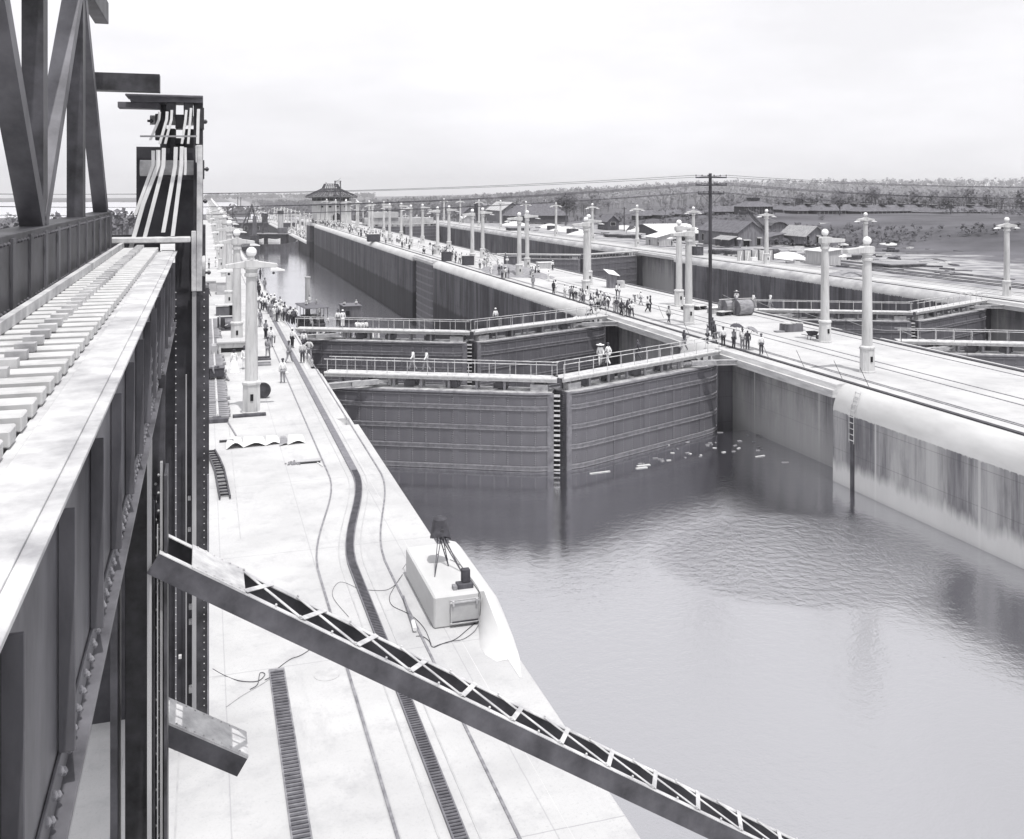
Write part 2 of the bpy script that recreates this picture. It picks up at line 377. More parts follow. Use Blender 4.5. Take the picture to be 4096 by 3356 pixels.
# ---- water ----
def water_mat(name, v, k, s1, s2, st, refl, patch=False, rough=.06):
    m = bpy.data.materials.new(name); m.use_nodes = True; n = m.node_tree.nodes; l = m.node_tree.links; n.remove(n['Principled BSDF'])
    out = n['Material Output']
    t = n.new('ShaderNodeTexCoord'); mpn = n.new('ShaderNodeMapping'); mpn.inputs['Scale'].default_value = (1, 1.0, 1); l.new(t.outputs['Object'], mpn.inputs[0])
    a = n.new('ShaderNodeTexNoise'); a.inputs['Scale'].default_value = s1; a.inputs['Detail'].default_value = 3
    b = n.new('ShaderNodeTexNoise'); b.inputs['Scale'].default_value = s2; b.inputs['Detail'].default_value = 3
    l.new(mpn.outputs[0], a.inputs['Vector']); l.new(mpn.outputs[0], b.inputs['Vector'])
    ms = n.new('ShaderNodeTexNoise'); ms.inputs['Scale'].default_value = .07; ms.inputs['Detail'].default_value = 3; l.new(t.outputs['Object'], ms.inputs['Vector'])
    mr = n.new('ShaderNodeMapRange'); mr.inputs[1].default_value = .42; mr.inputs[2].default_value = .6; mr.inputs[3].default_value = .4; mr.inputs[4].default_value = 1; l.new(ms.outputs[0], mr.inputs[0])
    fac = mr.outputs[0]
    if patch:   # a cat's-paw of wind on the pool
        s = n.new('ShaderNodeSeparateXYZ'); l.new(t.outputs['Object'], s.inputs[0])
        vm = n.new('ShaderNodeVectorMath'); vm.operation = 'DISTANCE'; vm.inputs[1].default_value = (32.0/9, 47.5/7, 0)
        cm = n.new('ShaderNodeVectorMath'); cm.operation = 'MULTIPLY'; cm.inputs[1].default_value = (1/9, 1/7, 0); l.new(t.outputs['Object'], cm.inputs[0]); l.new(cm.outputs[0], vm.inputs[0])
        ds = n.new('ShaderNodeMath'); ds.operation = 'MULTIPLY_ADD'; ds.inputs[1].default_value = .9; l.new(ms.outputs[0], ds.inputs[0]); l.new(vm.outputs['Value'], ds.inputs[2])
        pr = n.new('ShaderNodeMapRange'); pr.inputs[1].default_value = 1.5; pr.inputs[2].default_value = 1.25; pr.inputs[3].default_value = 0; pr.inputs[4].default_value = 2.6; l.new(ds.outputs[0], pr.inputs[0])
        lee = n.new('ShaderNodeMapRange'); lee.inputs[1].default_value = 52; lee.inputs[2].default_value = 62; lee.inputs[3].default_value = 1; lee.inputs[4].default_value = .55; l.new(s.outputs['Y'], lee.inputs[0])
        ad = n.new('ShaderNodeMath'); ad.operation = 'ADD'; l.new(pr.outputs[0], ad.inputs[0]); l.new(mr.outputs[0], ad.inputs[1])
        a2 = n.new('ShaderNodeMath'); a2.operation = 'MULTIPLY'; l.new(ad.outputs[0], a2.inputs[0]); l.new(lee.outputs[0], a2.inputs[1]); fac = a2.outputs[0]
    h = n.new('ShaderNodeMath'); h.operation = 'MULTIPLY_ADD'; h.inputs[1].default_value = .45; l.new(b.outputs[0], h.inputs[0]); l.new(a.outputs[0], h.inputs[2])
    sc_ = n.new('ShaderNodeMath'); sc_.operation = 'MULTIPLY'; sc_.inputs[1].default_value = st; l.new(fac, sc_.inputs[0])
    bn = n.new('ShaderNodeBump'); bn.inputs['Distance'].default_value = .12; l.new(sc_.outputs[0], bn.inputs['Strength']); l.new(h.outputs[0], bn.inputs['Height'])
    d = n.new('ShaderNodeBsdfDiffuse'); d.inputs[0].default_value = gcol(v)
    gl = n.new('ShaderNodeBsdfGlossy'); gl.inputs['Roughness'].default_value = rough; gl.inputs[0].default_value = (.98, .98, 1, 1)
    fr = n.new('ShaderNodeFresnel'); fr.inputs['IOR'].default_value = 1.6
    for q in (gl, fr): l.new(bn.outputs[0], q.inputs['Normal'])
    fm = n.new('ShaderNodeMath'); fm.operation = 'ADD'; fm.inputs[1].default_value = refl; fm.use_clamp = True; l.new(fr.outputs[0], fm.inputs[0])
    mx_ = n.new('ShaderNodeMixShader'); l.new(fm.outputs[0], mx_.inputs[0]); l.new(d.outputs[0], mx_.inputs[1]); l.new(gl.outputs[0], mx_.inputs[2])
    l.new(mx_.outputs[0], out.inputs['Surface']); return m
M_w1 = water_mat('forebay_water', .045, 1, 1.9, 9, .2, .5, True, .09)
M_w2 = water_mat('chamber_water', .16, 1, .7, 3, .28, .22, False, .12)
M_w3 = water_mat('channel_water', .42, 1, .2, 1, .3, .2, False, .3)
def sheet(name, x0, x1, y0, y1, z, m):
    o = MB().add([(x0,y0,z),(x1,y0,z),(x1,y1,z),(x0,y1,z)], [(0,1,2,3)]).build(name, m, recalc=False); return struct(o)
sheet('water', XW-.5, XC0+3, -60, 74, -6.8, M_w1)
sheet('water', XC1-3, XE+3, -60, 74, -6.8, M_w1)
sheet('water', XW-.5, XC0+3, 74.2, 760, -14.5, M_w2)
sheet('water', XC1-3, XE+3, 74.2, 205, -14.5, M_w2)
sheet('water', XC1-3, XE+3, 205.2, 760, -16.5, M_w2)
sheet('water', -5000, 3000, 1251, 5500, -27.8, M_w3)
sheet('water', XW-.5, XE+3, 760.2, 1250, -24, M_w2)

# ---- the lock walls ----
def seg_profile(xf, sgn, kind, z, r):
    """edge profile of a wall face at x=xf whose open side is sgn; list of (x,z,tag)"""
    if kind == 'recess':
        xi = xf-sgn*2.0
        return [(xi, -33, 'w'), (xi, z-.95, 's'), (xf+sgn*.02, z-.95, 's'), (xf+sgn*.02, z-.42, 's'), (xf-sgn*.16, z-.40, 's'), (xf-sgn*.30, z-.04, 's'), (xf-sgn*.6, z, 'd')]
    rx = 1.15; out = [(xf, -33, 'w')]
    for fx, fz in ((0,1),(.06,.78),(.2,.5),(.42,.25),(.68,.09),(.86,.02),(1,0)): out.append((xf-sgn*rx*fx, z-r*fz, 'c'))
    out[-1] = (out[-1][0], z, 'd'); return out
SEGS = [(-60,59.2,'full',1.75),(59.2,76.4,'recess',0),(76.4,82.6,'full',1.9),(82.6,101.2,'recess',0),(101.2,186,'full',1.15),(186,205.6,'recess',0),(205.6,402,'full',1.15),(402,420,'recess',0),(420,433,'full',1.15),
        (433,745,'full',1.15),(745,1060,'full',1.15)]
def lock_wall(name, label, faces, x_back=None):
    root = thing(name, label, 'lock wall')
    W, C, S, D_, Rc, Nr = MB(), MB(), MB(), MB(), MB(), MB()
    for (y0, y1, kind, r) in SEGS:
        z = lev((y0+y1)/2)
        if len(faces) == 2:
            a = seg_profile(faces[0][0], faces[0][1], kind, z, r or 1); b = seg_profile(faces[1][0], faces[1][1], kind, z, r or 1)
            pl = a+b[::-1]; tg = [p[2] for p in a]+[p[2] for p in b[::-1]][1:]+['w']
        else:
            a = seg_profile(faces[0][0], faces[0][1], kind, z, r or 1)
            pl = a+[(x_back, z, 'w'), (x_back, -33, 'w')]; tg = [p[2] for p in a]+['w', 'w']
        nP = len(pl)
        ny = max(1, int((y1-y0)/12))
        for i in range(nP-1):
            p, q = pl[i], pl[i+1]; tt = p[2] if i < len(a) else pl[i+1][2]
            if i == len(a)-1: tt = 'd'
            if tt == 'w': tgt = Rc if kind == 'recess' else (Nr if y1 < 60 else W)
            else: tgt = {'c': C, 's': S, 'd': D_}[tt]
            for k in range(ny):
                ya, yb = y0+(y1-y0)*k/ny, y0+(y1-y0)*(k+1)/ny
                tgt.add([(p[0],ya,p[1]),(q[0],ya,q[1]),(q[0],yb,q[1]),(p[0],yb,p[1])], [(0,1,2,3)])
        for yy, dd in ((y0, .0), (y1, .0)):
            tgt = Nr if kind == 'full' and y1 < 60 else (W if kind == 'full' else S)
            tgt.add([(p[0], yy+dd, p[1]) for p in pl], [tuple(range(nP))])
    W.build('chamber_face', M_wall, root, recalc=False)
    Rc.build('recess_face', M_rec, root, recalc=False); Nr.build('entrance_face', M_near, root, recalc=False)
    C.build('coping', M_cope if len(faces) == 2 or faces[0][1] > 0 else M_copeE, root, smooth=True, recalc=False, weld=True); S.build('coping_slab', M_slab, root, recalc=False)
    D_.build('deck', M_conc, root, recalc=False)
    return root
ww = lock_wall('lock_wall', 'white concrete west lock wall with curving rail under the steel bridge', [(XW, 1)], -12.)
cw = lock_wall('lock_wall', 'long centre lock wall with two rows of lamp standards and the telegraph pole', [(XC0, -1), (XC1, 1)])
ew = lock_wall('lock_wall', 'east lock wall in front of the sheds and yard, blotched white coping', [(XE, -1)], 104.)

# rails and racks lying on the walls (parts of each wall)
def scurve(y):  # centre of the west wall's rack: it swings inward beside the forebay
    return 5.15+1.8*sm(35.5, 47.5, y)
def strip(mb, fx, ys_, wd, z0, h):
    for i in range(len(ys_)-1):
        ya, yb = ys_[i], ys_[i+1]; a, b = fx(ya), fx(yb)
        za, zb = lev(ya)+z0, lev(ya)+z0
        vs = [(a-wd/2,ya,za),(a+wd/2,ya,za),(b+wd/2,yb,zb),(b-wd/2,yb,zb)]; vs += [(x,y,z+h) for x,y,z in vs]
        mb.add(vs, [(4,5,6,7),(0,4,7,3),(1,2,6,5),(0,1,5,4),(2,3,7,6)])
yy1 = [-20+i*1.0 for i in range(90)]+[70+i*15 for i in range(25)]+[432.9]
yy2 = [433.1, 744.9]
mb = MB()
strip(mb, scurve, yy1, .34, 0, .07); strip(mb, scurve, yy2, .34, 0, .07)
mb.build('rack_rail', mat('oiled_rack', .16, .6, .15, 3), ww, recalc=False)
mb = MB()
for i in range(260):        # rack teeth where it is close enough to see them
    y = 18+i*.115; mb.box((scurve(y), y, .085), (.26, .045, .03))
mb.build('rack_teeth', M_rail, ww)
mb = MB()
for dx in (-1.25, 1.2): strip(mb, lambda y: scurve(y)+dx, yy1, .07, 0, .03)
mb.build('running_rail', M_line, ww, recalc=False)
mb = MB()
for dx in (-.42, .42): strip(mb, lambda y: scurve(y)+dx, yy1, .04, 0, .012)
mb.build('groove', mat('joint_line', .38, .8, .1, 2), ww, recalc=False)
mb = MB()
for i in range(56):
    y = 20+i*.155; mb.box((1.96, y, .03), (.36, .075, .05))
mb.build('slotted_rack', M_rail, ww)
mb = MB(); mb.bx(1.74, 2.18, 19, 28.75, .003, .03); mb.build('rack_bed', M_line, ww)
mb = MB(); mb.lathe([(.36,0),(.36,.012)], (3.3, 28.0, 0), 24); mb.build('manhole_cover', mat('cover_iron', .42, .7, .1, 3), ww)
for x_, y0, y1 in ((-.6, -20, 50), (3.95, 12, 27), (1.35, 40, 60), (-1.9, 0, 60)):
    mb = MB(); mb.bx(x_-.02, x_+.02, y0, y1, .002, .008); mb.build('joint', mat('joint_line', .3), ww)
mb = MB(); mb.bx(7.3, 8.62, 34.9, 57.5, -3.2, -.003); mb.bx(7.3, 8.82, -60, 34.9, -3.2, -.003); mb.build('edge_course', M_conc, ww, bevel=.04)
def cw_rails(root, pairs, dark, thin):
    mb = MB()
    for x in dark:
        for (y0, y1) in ((-60, 432.9), (433.1, 744.9), (745.1, 1059)): mb.bx(x-.17, x+.17, y0, y1, lev(y0+9)+.0, lev(y0+9)+.09)
    mb.build('rack_rail', mat('rack_iron', .05, .6, .2, 3), root)
    mb = MB()
    for x in thin:
        for (y0, y1) in ((-60, 432.9), (433.1, 744.9)): mb.bx(x-.045, x+.045, y0, y1, lev(y0+9)+.0, lev(y0+9)+.04)
    mb.build('running_rail', M_line, root)
cw_rails(cw, 0, (43.75, 58.9), (45.2, 45.5, 49.7, 51.2, 57.4, 59.4))
cw_rails(ew, 0, (95.4,), (96.9, 101., 102.4))

# ---- lamp standards ----
def make_lamp(arms, label, group):
    """concrete standard with an opal globe; arms: list of directions along local x"""
    t = thing('lamp_standard', label, 'lamp post', (0,0,-500), 0, group)
    b = MB(); ph = PI/8
    b.lathe([(.60,0),(.60,.12),(.56,.16),(.54,1.75),(.60,1.80),(.60,1.93),(.46,2.02)], n=8, ph=ph); b.build('pedestal', M_lamp, t)
    b = MB(); b.bx(-.09,.09,-.56,-.50,.85,1.25); b.build('pedestal_slot', M_black, t)
    b = MB(); b.lathe([(.39,2.0),(.37,4.5),(.33,7.6),(.31,8.35),(.42,8.42),(.42,8.58),(.34,8.62),(.36,8.8),(.45,8.86),(.45,8.92)], n=10); b.build('shaft', M_lamp, t, smooth=True)
    b = MB()
    if len(arms) == 2:
        b.prism([(-1.55,9.02),(-1.5,8.92),(1.5,8.92),(1.55,9.02),(1.55,9.16),(.45,9.34),(.35,9.42),(-.35,9.42),(-.45,9.34),(-1.55,9.16)], -.2, .2, 'y')
    else:
        s = arms[0]
        b.prism([(-.5*s,8.92),(1.9*s,9.0),(1.95*s,9.1),(1.95*s,9.3),(.6*s,9.42),(.4*s,9.5),(-.4*s,9.5),(-.5*s,9.38)], -.3, .3, 'y')
    b.build('cross_arm', M_lamp, t, bevel=.03)
    b = MB(); b.lathe([(.22,9.4),(.22,9.5),(.17,9.56),(.19,9.64),(.24,9.68)], n=12)
    b.build('globe_neck', M_lamp, t)
    b = MB(); b.sph((0,0,9.9), .32, 16, 12); b.build('globe', M_ball, t, smooth=True)
    for s in arms:
        e = 1.35 if len(arms) == 2 else 1.75
        b = MB(); b.prism([(e*s-.22*s,8.93),(e*s-.24*s,8.72),(e*s+.62*s,8.70),(e*s+.68*s,8.75),(e*s+.25*s,8.90),(e*s+.12*s,8.93)], -.2, .2, 'y'); h = b.build('lamp_hood', M_hood, t, bevel=.02)
        b = MB(); b.sph((e*s-.02*s,0,8.58), .085, 8, 6); b.build('bulb', M_steel, h)
    return t
LG = {'w': 'lamp standards on the west wall', 'cw': 'lamp standards along the west edge of the centre wall', 'ce': 'lamp standards along the east edge of the centre wall', 'e': 'lamp standards on the east wall'}
lampT = make_lamp((-1, 1), 'x', LG['w']); lampR = make_lamp((1,), 'x', LG['ce']); lampL = make_lamp((-1,), 'x', LG['cw'])
protos = {'w': lampT, 'cw': lampL, 'ce': lampR, 'e': lampT}
rows = {'w': (2.75, 62.3, 33), 'cw': (47.6, 62.4, 34), 'ce': (53.4, 75.9, 34), 'e': (99.4, 102.2, 22)}
names = {'w': 'two-armed lamp standard on the west wall', 'cw': 'one-armed lamp standard with arm toward the west chamber', 'ce': 'one-armed lamp standard with arm toward the east chamber', 'e': 'two-armed lamp standard on the east wall'}
near = {('w',0): 'nearest and largest two-armed lamp standard, a black reel behind its pedestal', ('w',1): 'second two-armed lamp standard, just left of the nearest one on the west wall', ('w',2): 'third two-armed lamp standard of the west wall row, before the concrete hut',
 ('w',3): 'fourth two-armed lamp standard counting from the nearest on the west wall',
 ('cw',0): 'one-armed lamp standard near the right edge, tallest on the centre wall', ('cw',1): 'one-armed lamp standard just left of the telegraph pole, arm pointing left', ('cw',2): 'one-armed lamp standard with the crowd at its foot beside the second gate',
 ('cw',3): 'one-armed lamp standard at the near edge of the sand mound, arm pointing left', ('cw',4): 'one-armed lamp standard next to the dark carts in the crowd, arm pointing left',
 ('ce',0): 'one-armed lamp standard in front of the white roofed hut, wheelbarrow at its foot', ('ce',1): 'one-armed lamp standard with arm pointing right, flat trolley at its foot', ('ce',2): 'one-armed lamp standard almost hidden behind the crowd lamp, arm pointing right',
 ('ce',3): 'one-armed lamp standard beyond the sand mound with arm pointing right', ('ce',4): 'one-armed lamp standard with planks leaning on its foot, arm pointing right',
 ('e',0): 'two-armed lamp standard in the railway yard off the right side', ('e',1): 'two-armed lamp standard rising behind the nearest centre wall lamp at right', ('e',2): 'two-armed lamp standard beside the braced formwork panels and sand heap',
 ('e',3): 'two-armed lamp standard behind the two lamps left of the telegraph pole', ('e',4): 'two-armed lamp standard left of the white roofed sheds', ('e',5): 'two-armed lamp standard directly behind the crowd lamp',
 ('e',6): 'two-armed lamp standard in front of the broad dark tree', ('e',7): 'two-armed lamp standard in front of the long dark barn roof', ('e',8): 'two-armed lamp standard in front of the gable with white window', ('e',9): 'two-armed lamp standard left of the striped roof shed'}
used = set()
for key, (x, y0, cnt) in rows.items():
    for k in range(cnt):
        y = y0+28.5*k; z = lev(y)
        lab = near.get((key, k))
        ORD = 'first second third fourth fifth sixth seventh eighth ninth tenth eleventh twelfth thirteenth fourteenth fifteenth sixteenth'.split()
        RN = {'w': 'two-armed lamp standard counted from the nearest in the west wall row', 'cw': 'left-arm lamp standard counted from the nearest, west edge of centre wall', 'ce': 'right-arm lamp standard counted from the nearest, east edge of centre wall', 'e': 'two-armed lamp standard counted from the right on the east wall'}
        if not lab and k < 16: lab = ORD[k]+' '+RN[key]
        if not lab: lab = 'distant '+names[key]+(' beyond the control house' if y > 433 and key != 'e' else ' before the step down' if key != 'e' else ', far end')
        p = protos[key]
        if id(p) not in used: used.add(id(p)); p.location = (x, y, z); p['label'] = lab; p['group'] = LG[key]
        else: clone(p, (x, y, z), 0, lab, LG[key])

# ---- lock gates ----
def gate_leaf(h, m_, label, group, up=-1, zt=-1.1, walk=True, arm=None, rail=True, ladder=False, low=False):
    """one leaf from hinge h to mitre end m_; its skin bows toward the upper pool"""
    h2, m2 = Vector((h[0], h[1])), Vector((m_[0], m_[1])); d = m2-h2; Lf = d.length; d.normalize()
    nrm = Vector((-d.y, d.x))
    if (nrm.y*up < 0) if abs(nrm.y) > .2 else (nrm.x > 0): nrm = -nrm
    def T(s, t, z): p = h2+d*s+nrm*t; return (p.x-h2.x, p.y-h2.y, z)
    root = thing('lock_gate_leaf', label, 'lock gate', (h2.x, h2.y, 0), 0, group)
    plan = [(.1,-.5),(.35,.15),(.9,.55),(1.8,.8),(3.2,.9),(Lf-2.6,.9),(Lf-1.4,.82),(Lf-.75,.62),(Lf-.32,.55)]
    zb = -20.
    b = MB(T); pts = [(s, t) for s, t in plan]; full = pts+[(Lf-.32,-1.1),(.5,-1.1)]
    b.v = []; b.prism(full, zb, zt, 'z'); b.build('skin_plate', M_gate, root)
    def band(z, hh, off, mb):
        for i in range(len(plan)-1):
            (s0,t0),(s1,t1) = plan[i], plan[i+1]
            mb.add([(s0,t0-.02,z),(s1,t1-.02,z),(s1,t1+off,z),(s0,t0+off,z),(s0,t0-.02,z+hh),(s1,t1-.02,z+hh),(s1,t1+off,z+hh),(s0,t0+off,z+hh)], [(4,5,6,7),(3,2,6,7)[::-1],(0,1,2,3)])
    mb = MB(T)
    for k in range(0, 10):
        z = zt-1.12-1.46*k; band(z+.11, .07, .10, mb); band(z-.17, .07, .07, mb); band(z-.17, .33, .035, mb)
    band(zt-.30, .07, .06, mb); band(zt-.10, .12, .12, mb)
    mb.build('horizontal_girders', M_band, root, recalc=True)
    mb = MB(T)
    for s in (3.4, 6.9, 10.4, 13.9): mb.box((s+.0, .905, (zb+zt)/2), (.42, .05, zt-zb-.3))
    mb.build('butt_straps', M_gate, root)
    mb = MB(T); mb.box((Lf-.42, .60, (zb+zt)/2), (.46, .14, zt-zb)); mb.build('mitre_post', mat('mitre_post_steel', .17, .5, .2, 2), root)
    mb = MB(T); mb.cyl((.28,.0,zb), (.28,.0,zt+.05), .26, n=10); mb.build('quoin_post', M_gate, root)
    if ladder:
        mb = MB(T); mb.bx(Lf-.3, Lf+.2, .3, .36, zb, zt); mb.build('mitre_gap_shade', M_black, root)  # black strip painted for the shade in the gap behind the rungs
        mb = MB(T)
        for k in range(40):
            z = zt-.2-.36*k; mb.box((Lf-.02, .46, z), (.56, .12, .10 if k % 4 else .16))
        mb.build('ladder_rungs', M_lite, root)
    # deck with covers and machinery
    mb = MB(T); mb.prism([(s, t+.05) for s, t in plan]+[(Lf-.32,-1.15),(.5,-1.15)], zt, zt+.05, 'z'); mb.build('deck', mat('gate_deck', .34, .8, .3, 1.5), root)
    mb = MB(T); rr = random.Random(int(h[0]*7+h[1]))
    s = 1.6
    while s < Lf-1.2:
        mb.lathe([(.34,0),(.34,.05)], (s, -.1, zt+.05), 12); s += 1.9
    mb.build('hatch_covers', mat('cover_plate', .5, .7, .1, 2), root)
    for k in range(5 if not low else 2):
        mb = MB(T); s = 2.8+k*3.3+rr.random(); c = (s, -.4, zt+.30)
        mb.box(c, (.9, .5, .42)); mb.cyl((s-.3,-.4,zt+.5), (s+.35,-.4,zt+.5), .24, n=10); mb.cyl((s+.5,-.4,zt+.45), (s+.62,-.4,zt+.45), .33, n=12); mb.build('valve_machine', M_steel2, root)
    mb = MB(T); mb.box((Lf-1.3,.05,zt+.3), (1.3,.55,.5)); mb.build('mitre_casting', mat('casting', .36, .7, .2, 2), root)
    if walk:
        a = .15; bb = Lf+.02
        mb = MB(T); mb.bx(a, bb, -.75, .38, -.10, -.04); mb.build('walkway_deck', mat('walkway_planks', .44, .8, .2, 2), root)
        mb = MB(T); mb.cyl((a,.44,-.10), (bb,.44,-.10), .12, n=10); mb.bx(a, bb, .36, .46, -.36, -.2); mb.build('walkway_edge', mat('walkway_edge_steel', .5, .6, .12, 3), root)
        s = 1.3
        while s < Lf:
            for (ta, tb) in ((.1, .25), (-.7, -.55)): mb = MB(T); mb.bx(s-.09, s+.09, ta, tb, zt+.05, -.10); mb.build('walkway_post', mat('walkway_post_steel', .25, .6, .12, 3), root)
            s += 2.1
        if rail:
            for nm, t_ in (('handrail', .5), ('handrail', -.72)):
                mb = MB(T); s = .4+(.25 if t_ < 0 else 0)
                while s < Lf: mb.cyl((s,t_,-.35 if t_ > 0 else -.1), (s,t_,.95), .026, n=5); s += 1.55
                mb.cyl((a,t_,.95), (bb,t_,.95), .032, n=5); mb.build(nm, M_lite, root)
    if arm:
        A, B = Vector(arm[0])-Vector((h2.x,h2.y,0)), Vector(arm[1])-Vector((h2.x,h2.y,0)); dd = (B-A)
        mb = MB(); mb.bar(A+Vector((0,0,.19)), A+dd*.62+Vector((0,0,.19)), .34, .05); mb.bar(A-Vector((0,0,.19)), A+dd*.62-Vector((0,0,.19)), .34, .05); mb.bar(A, A+dd*.62, .06, .36)
        st = mb.build('strut_arm', mat('strut_steel', .36, .55, .15, 2), root)
        mb = MB(); mb.bar(A+dd*.5, A+dd*.85, .42, .34); mb.bar(A+dd*.85, B, .26, .2); mb.cyl(B-Vector((0,0,.3)), B+Vector((0,0,.22)), .22, n=12); mb.build('strut_spring', mat('spring_housing', .3, .6, .2, 3), st)
    return root
GG = 'leaves of the steel lock gates'
for (yh, nm) in ((75.4, 'nearest'), (100.1, 'second')):
    for (x0, x1, side, gl_) in ((XW+.1, XC0-.1, 'west', 'west chamber'), (XC1+.1, XE-.1, 'east', 'east chamber')):
        mid = (x0+x1)/2; ym = yh-7.75
        gate_leaf((x0, yh), (mid-.75, ym), f'{nm} gate leaf of the {gl_}, left half with pipe-edged footwalk', GG, arm=((x0-1.3, yh-3.3, -.62), (x0+4.6, yh-2.2, -.62)), ladder=True)
        gate_leaf((x1, yh), (mid-.6, ym), f'{nm} gate leaf of the {gl_}, right half meeting the {"centre" if side == "west" else "east"} wall', GG, arm=((x1+1.3, yh-3.3, -.62), (x1-4.6, yh-2.2, -.62)))
x0, x1 = XC1+.1, XE-.1; mid = (x0+x1)/2
gate_leaf((x0, 204.2), (mid, 196.4), 'dark intermediate gate leaf far up the east chamber, left half', GG, low=True, rail=False)
gate_leaf((x1, 204.2), (mid+.5, 196.4), 'dark intermediate gate leaf far up the east chamber, right half at the recess', GG, low=True, rail=False)
gate_leaf((x0, 402), (mid, 394.4), 'farthest dark gate leaf of the east chamber, left half', GG, low=True, rail=False)
gate_leaf((x1, 402), (mid+.5, 394.4), 'farthest dark gate leaf of the east chamber, right half', GG, low=True, rail=False)
gate_leaf((XC0+1.1, 204.8), (XC0+1.1, 187.), 'open gate leaf folded into its recess in the centre wall', GG, low=True, walk=False)
# ================= THE STEEL BRIDGE THE CAMERA STANDS ON =================
def FY(px, py, y):
    k = CT*(px-818)/FP; D = y*CT/(1-ST*k); return Vector((k*D, y, HC-(py-HY)*D/FP))
def rect(mb, px0, px1, py0, py1, y, th=.12):
    """an upright steel plate or box at distance y"""
    a = FY((px0+px1)/2, py0, y); b = FY((px0+px1)/2, py1, y); x0 = FY(px0, py0, y).x; x1 = FY(px1, py0, y).x
    mb.bx(x0, x1, y, y+th, b.z, a.z)
def flat(mb, pts, y, wd_px, th=.3):
    """a flat bar bent over a pin: list of (px,py)"""
    for i in range(len(pts)-1):
        P = [FY(*pts[i], y), FY(*pts[i+1], y)]; hw = wd_px/2*y/FP
        mb.add([(P[0].x-hw,y,P[0].z),(P[0].x+hw,y,P[0].z),(P[1].x+hw,y,P[1].z),(P[1].x-hw,y,P[1].z),(P[0].x-hw,y+th,P[0].z),(P[0].x+hw,y+th,P[0].z),(P[1].x+hw,y+th,P[1].z),(P[1].x-hw,y+th,P[1].z)],
               [(0,1,2,3),(7,6,5,4),(0,4,5,1),(1,5,6,2),(2,6,7,3),(3,7,4,0)])
br = thing('swing_bridge', 'dark riveted steel bridge girder and tower at the left edge with a long lattice strut', 'steel bridge', (0,0,0))
YT = 25.0
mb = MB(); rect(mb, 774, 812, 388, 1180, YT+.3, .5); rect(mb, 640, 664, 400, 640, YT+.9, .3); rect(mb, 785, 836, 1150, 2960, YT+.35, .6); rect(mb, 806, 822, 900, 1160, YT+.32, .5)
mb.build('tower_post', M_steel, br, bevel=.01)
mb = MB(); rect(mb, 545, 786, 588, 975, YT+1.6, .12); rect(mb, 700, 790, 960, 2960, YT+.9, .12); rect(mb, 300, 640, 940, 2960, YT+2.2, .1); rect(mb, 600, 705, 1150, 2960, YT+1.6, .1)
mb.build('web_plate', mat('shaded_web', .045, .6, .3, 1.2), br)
mb = MB(); rect(mb, 520, 812, 386, 408, YT+.15, .9); rect(mb, 470, 640, 408, 432, YT+.4, .5); rect(mb, 500, 812, 378, 386, YT, 1.1)
mb.build('top_beam', mat('weathered_beam', .13, .6, .25, 2), br, bevel=.01)
mb = MB(); rect(mb, 664, 702, 411, 462, YT+.2, .5); rect(mb, 734, 771, 411, 462, YT+.2, .5); rect(mb, 701, 736, 458, 514, YT+.5, .6); rect(mb, 798, 816, 430, 514, YT+.1, .7); rect(mb, 620, 640, 455, 560, YT+.8, .3); rect(mb, 680, 700, 514, 640, YT+1.1, .2); rect(mb, 700, 725, 552, 575, YT+1.2, .2); rect(mb, 800, 817, 640, 716, YT+.15, .7); rect(mb, 640, 790, 660, 716, YT+.8, .5); rect(mb, 737, 776, 516, 592, YT+1.3, .1); rect(mb, 660, 704, 516, 592, YT+1.3, .1); rect(mb, 702, 737, 556, 592, YT+1.35, .1)
mb.build('bearing_block', M_steel, br, bevel=.01)
mb = MB()
a, b_ = FY(560, 672, YT+.9), FY(818, 664, YT+.9); mb.cyl(a, (b_.x, a.y, a.z), .20, n=20); a, b_ = FY(600, 480, YT+1.1), FY(812, 480, YT+1.1); mb.cyl(a, (b_.x, a.y, a.z), .12, n=16)
a = FY(812, 1063, YT+.4); mb.cyl((a.x-.05, a.y, a.z), (a.x+.05, a.y, a.z), .27, n=20)
mb.build('hoisting_shaft', M_lite, br, smooth=True)
mb = MB()
for (px, py) in ((826, 487), (832, 677), (826, 805), (840, 1090), (610, 484)):
    a = FY(px, py, YT+.4); mb.cyl((a.x-.12, a.y, a.z), (a.x+.02, a.y, a.z), .03, n=8); mb.cyl((a.x-.06, a.y, a.z), (a.x-.0, a.y, a.z), .055, n=6)
mb.build('pin_nut', M_steel, br)
BARS = [([(632,600),(632,660),(572,815),(520,1000)],15),([(655,592),(653,662),(578,950)],14),([(703,588),(700,665),(652,930)],14),([(727,586),(725,665),(690,945)],14),([(741,590),(742,665),(740,700)],9),
        ([(638,447),(635,478),(600,560)],9),([(668,446),(666,478),(638,575)],10),([(687,440),(685,478),(660,575)],9),([(745,440),(742,478),(727,575)],9),([(764,432),(761,470),(752,575)],9),([(794,436),(792,480),(790,575)],11),
        ([(612,602),(612,660),(540,860)],12)]
for pts, wd in BARS:
    mb = MB(); flat(mb, pts, YT-.05, wd*1.02, .12); mb.build('hoist_link', mat('link_paint', .68, .5, .08, 2), br, bevel=.004)
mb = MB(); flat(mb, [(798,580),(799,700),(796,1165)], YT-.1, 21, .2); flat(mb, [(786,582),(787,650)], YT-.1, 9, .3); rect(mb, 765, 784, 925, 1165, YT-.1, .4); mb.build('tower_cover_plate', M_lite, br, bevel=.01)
mb = MB(); rect(mb, 768, 785, 1160, 2960, YT-.05, .1); rect(mb, 742, 747, 1500, 2960, YT+.1, .1); mb.build('light_flange', mat('flange_light', .3, .5, .3, .7, stretch=(1,1,.2)), br)
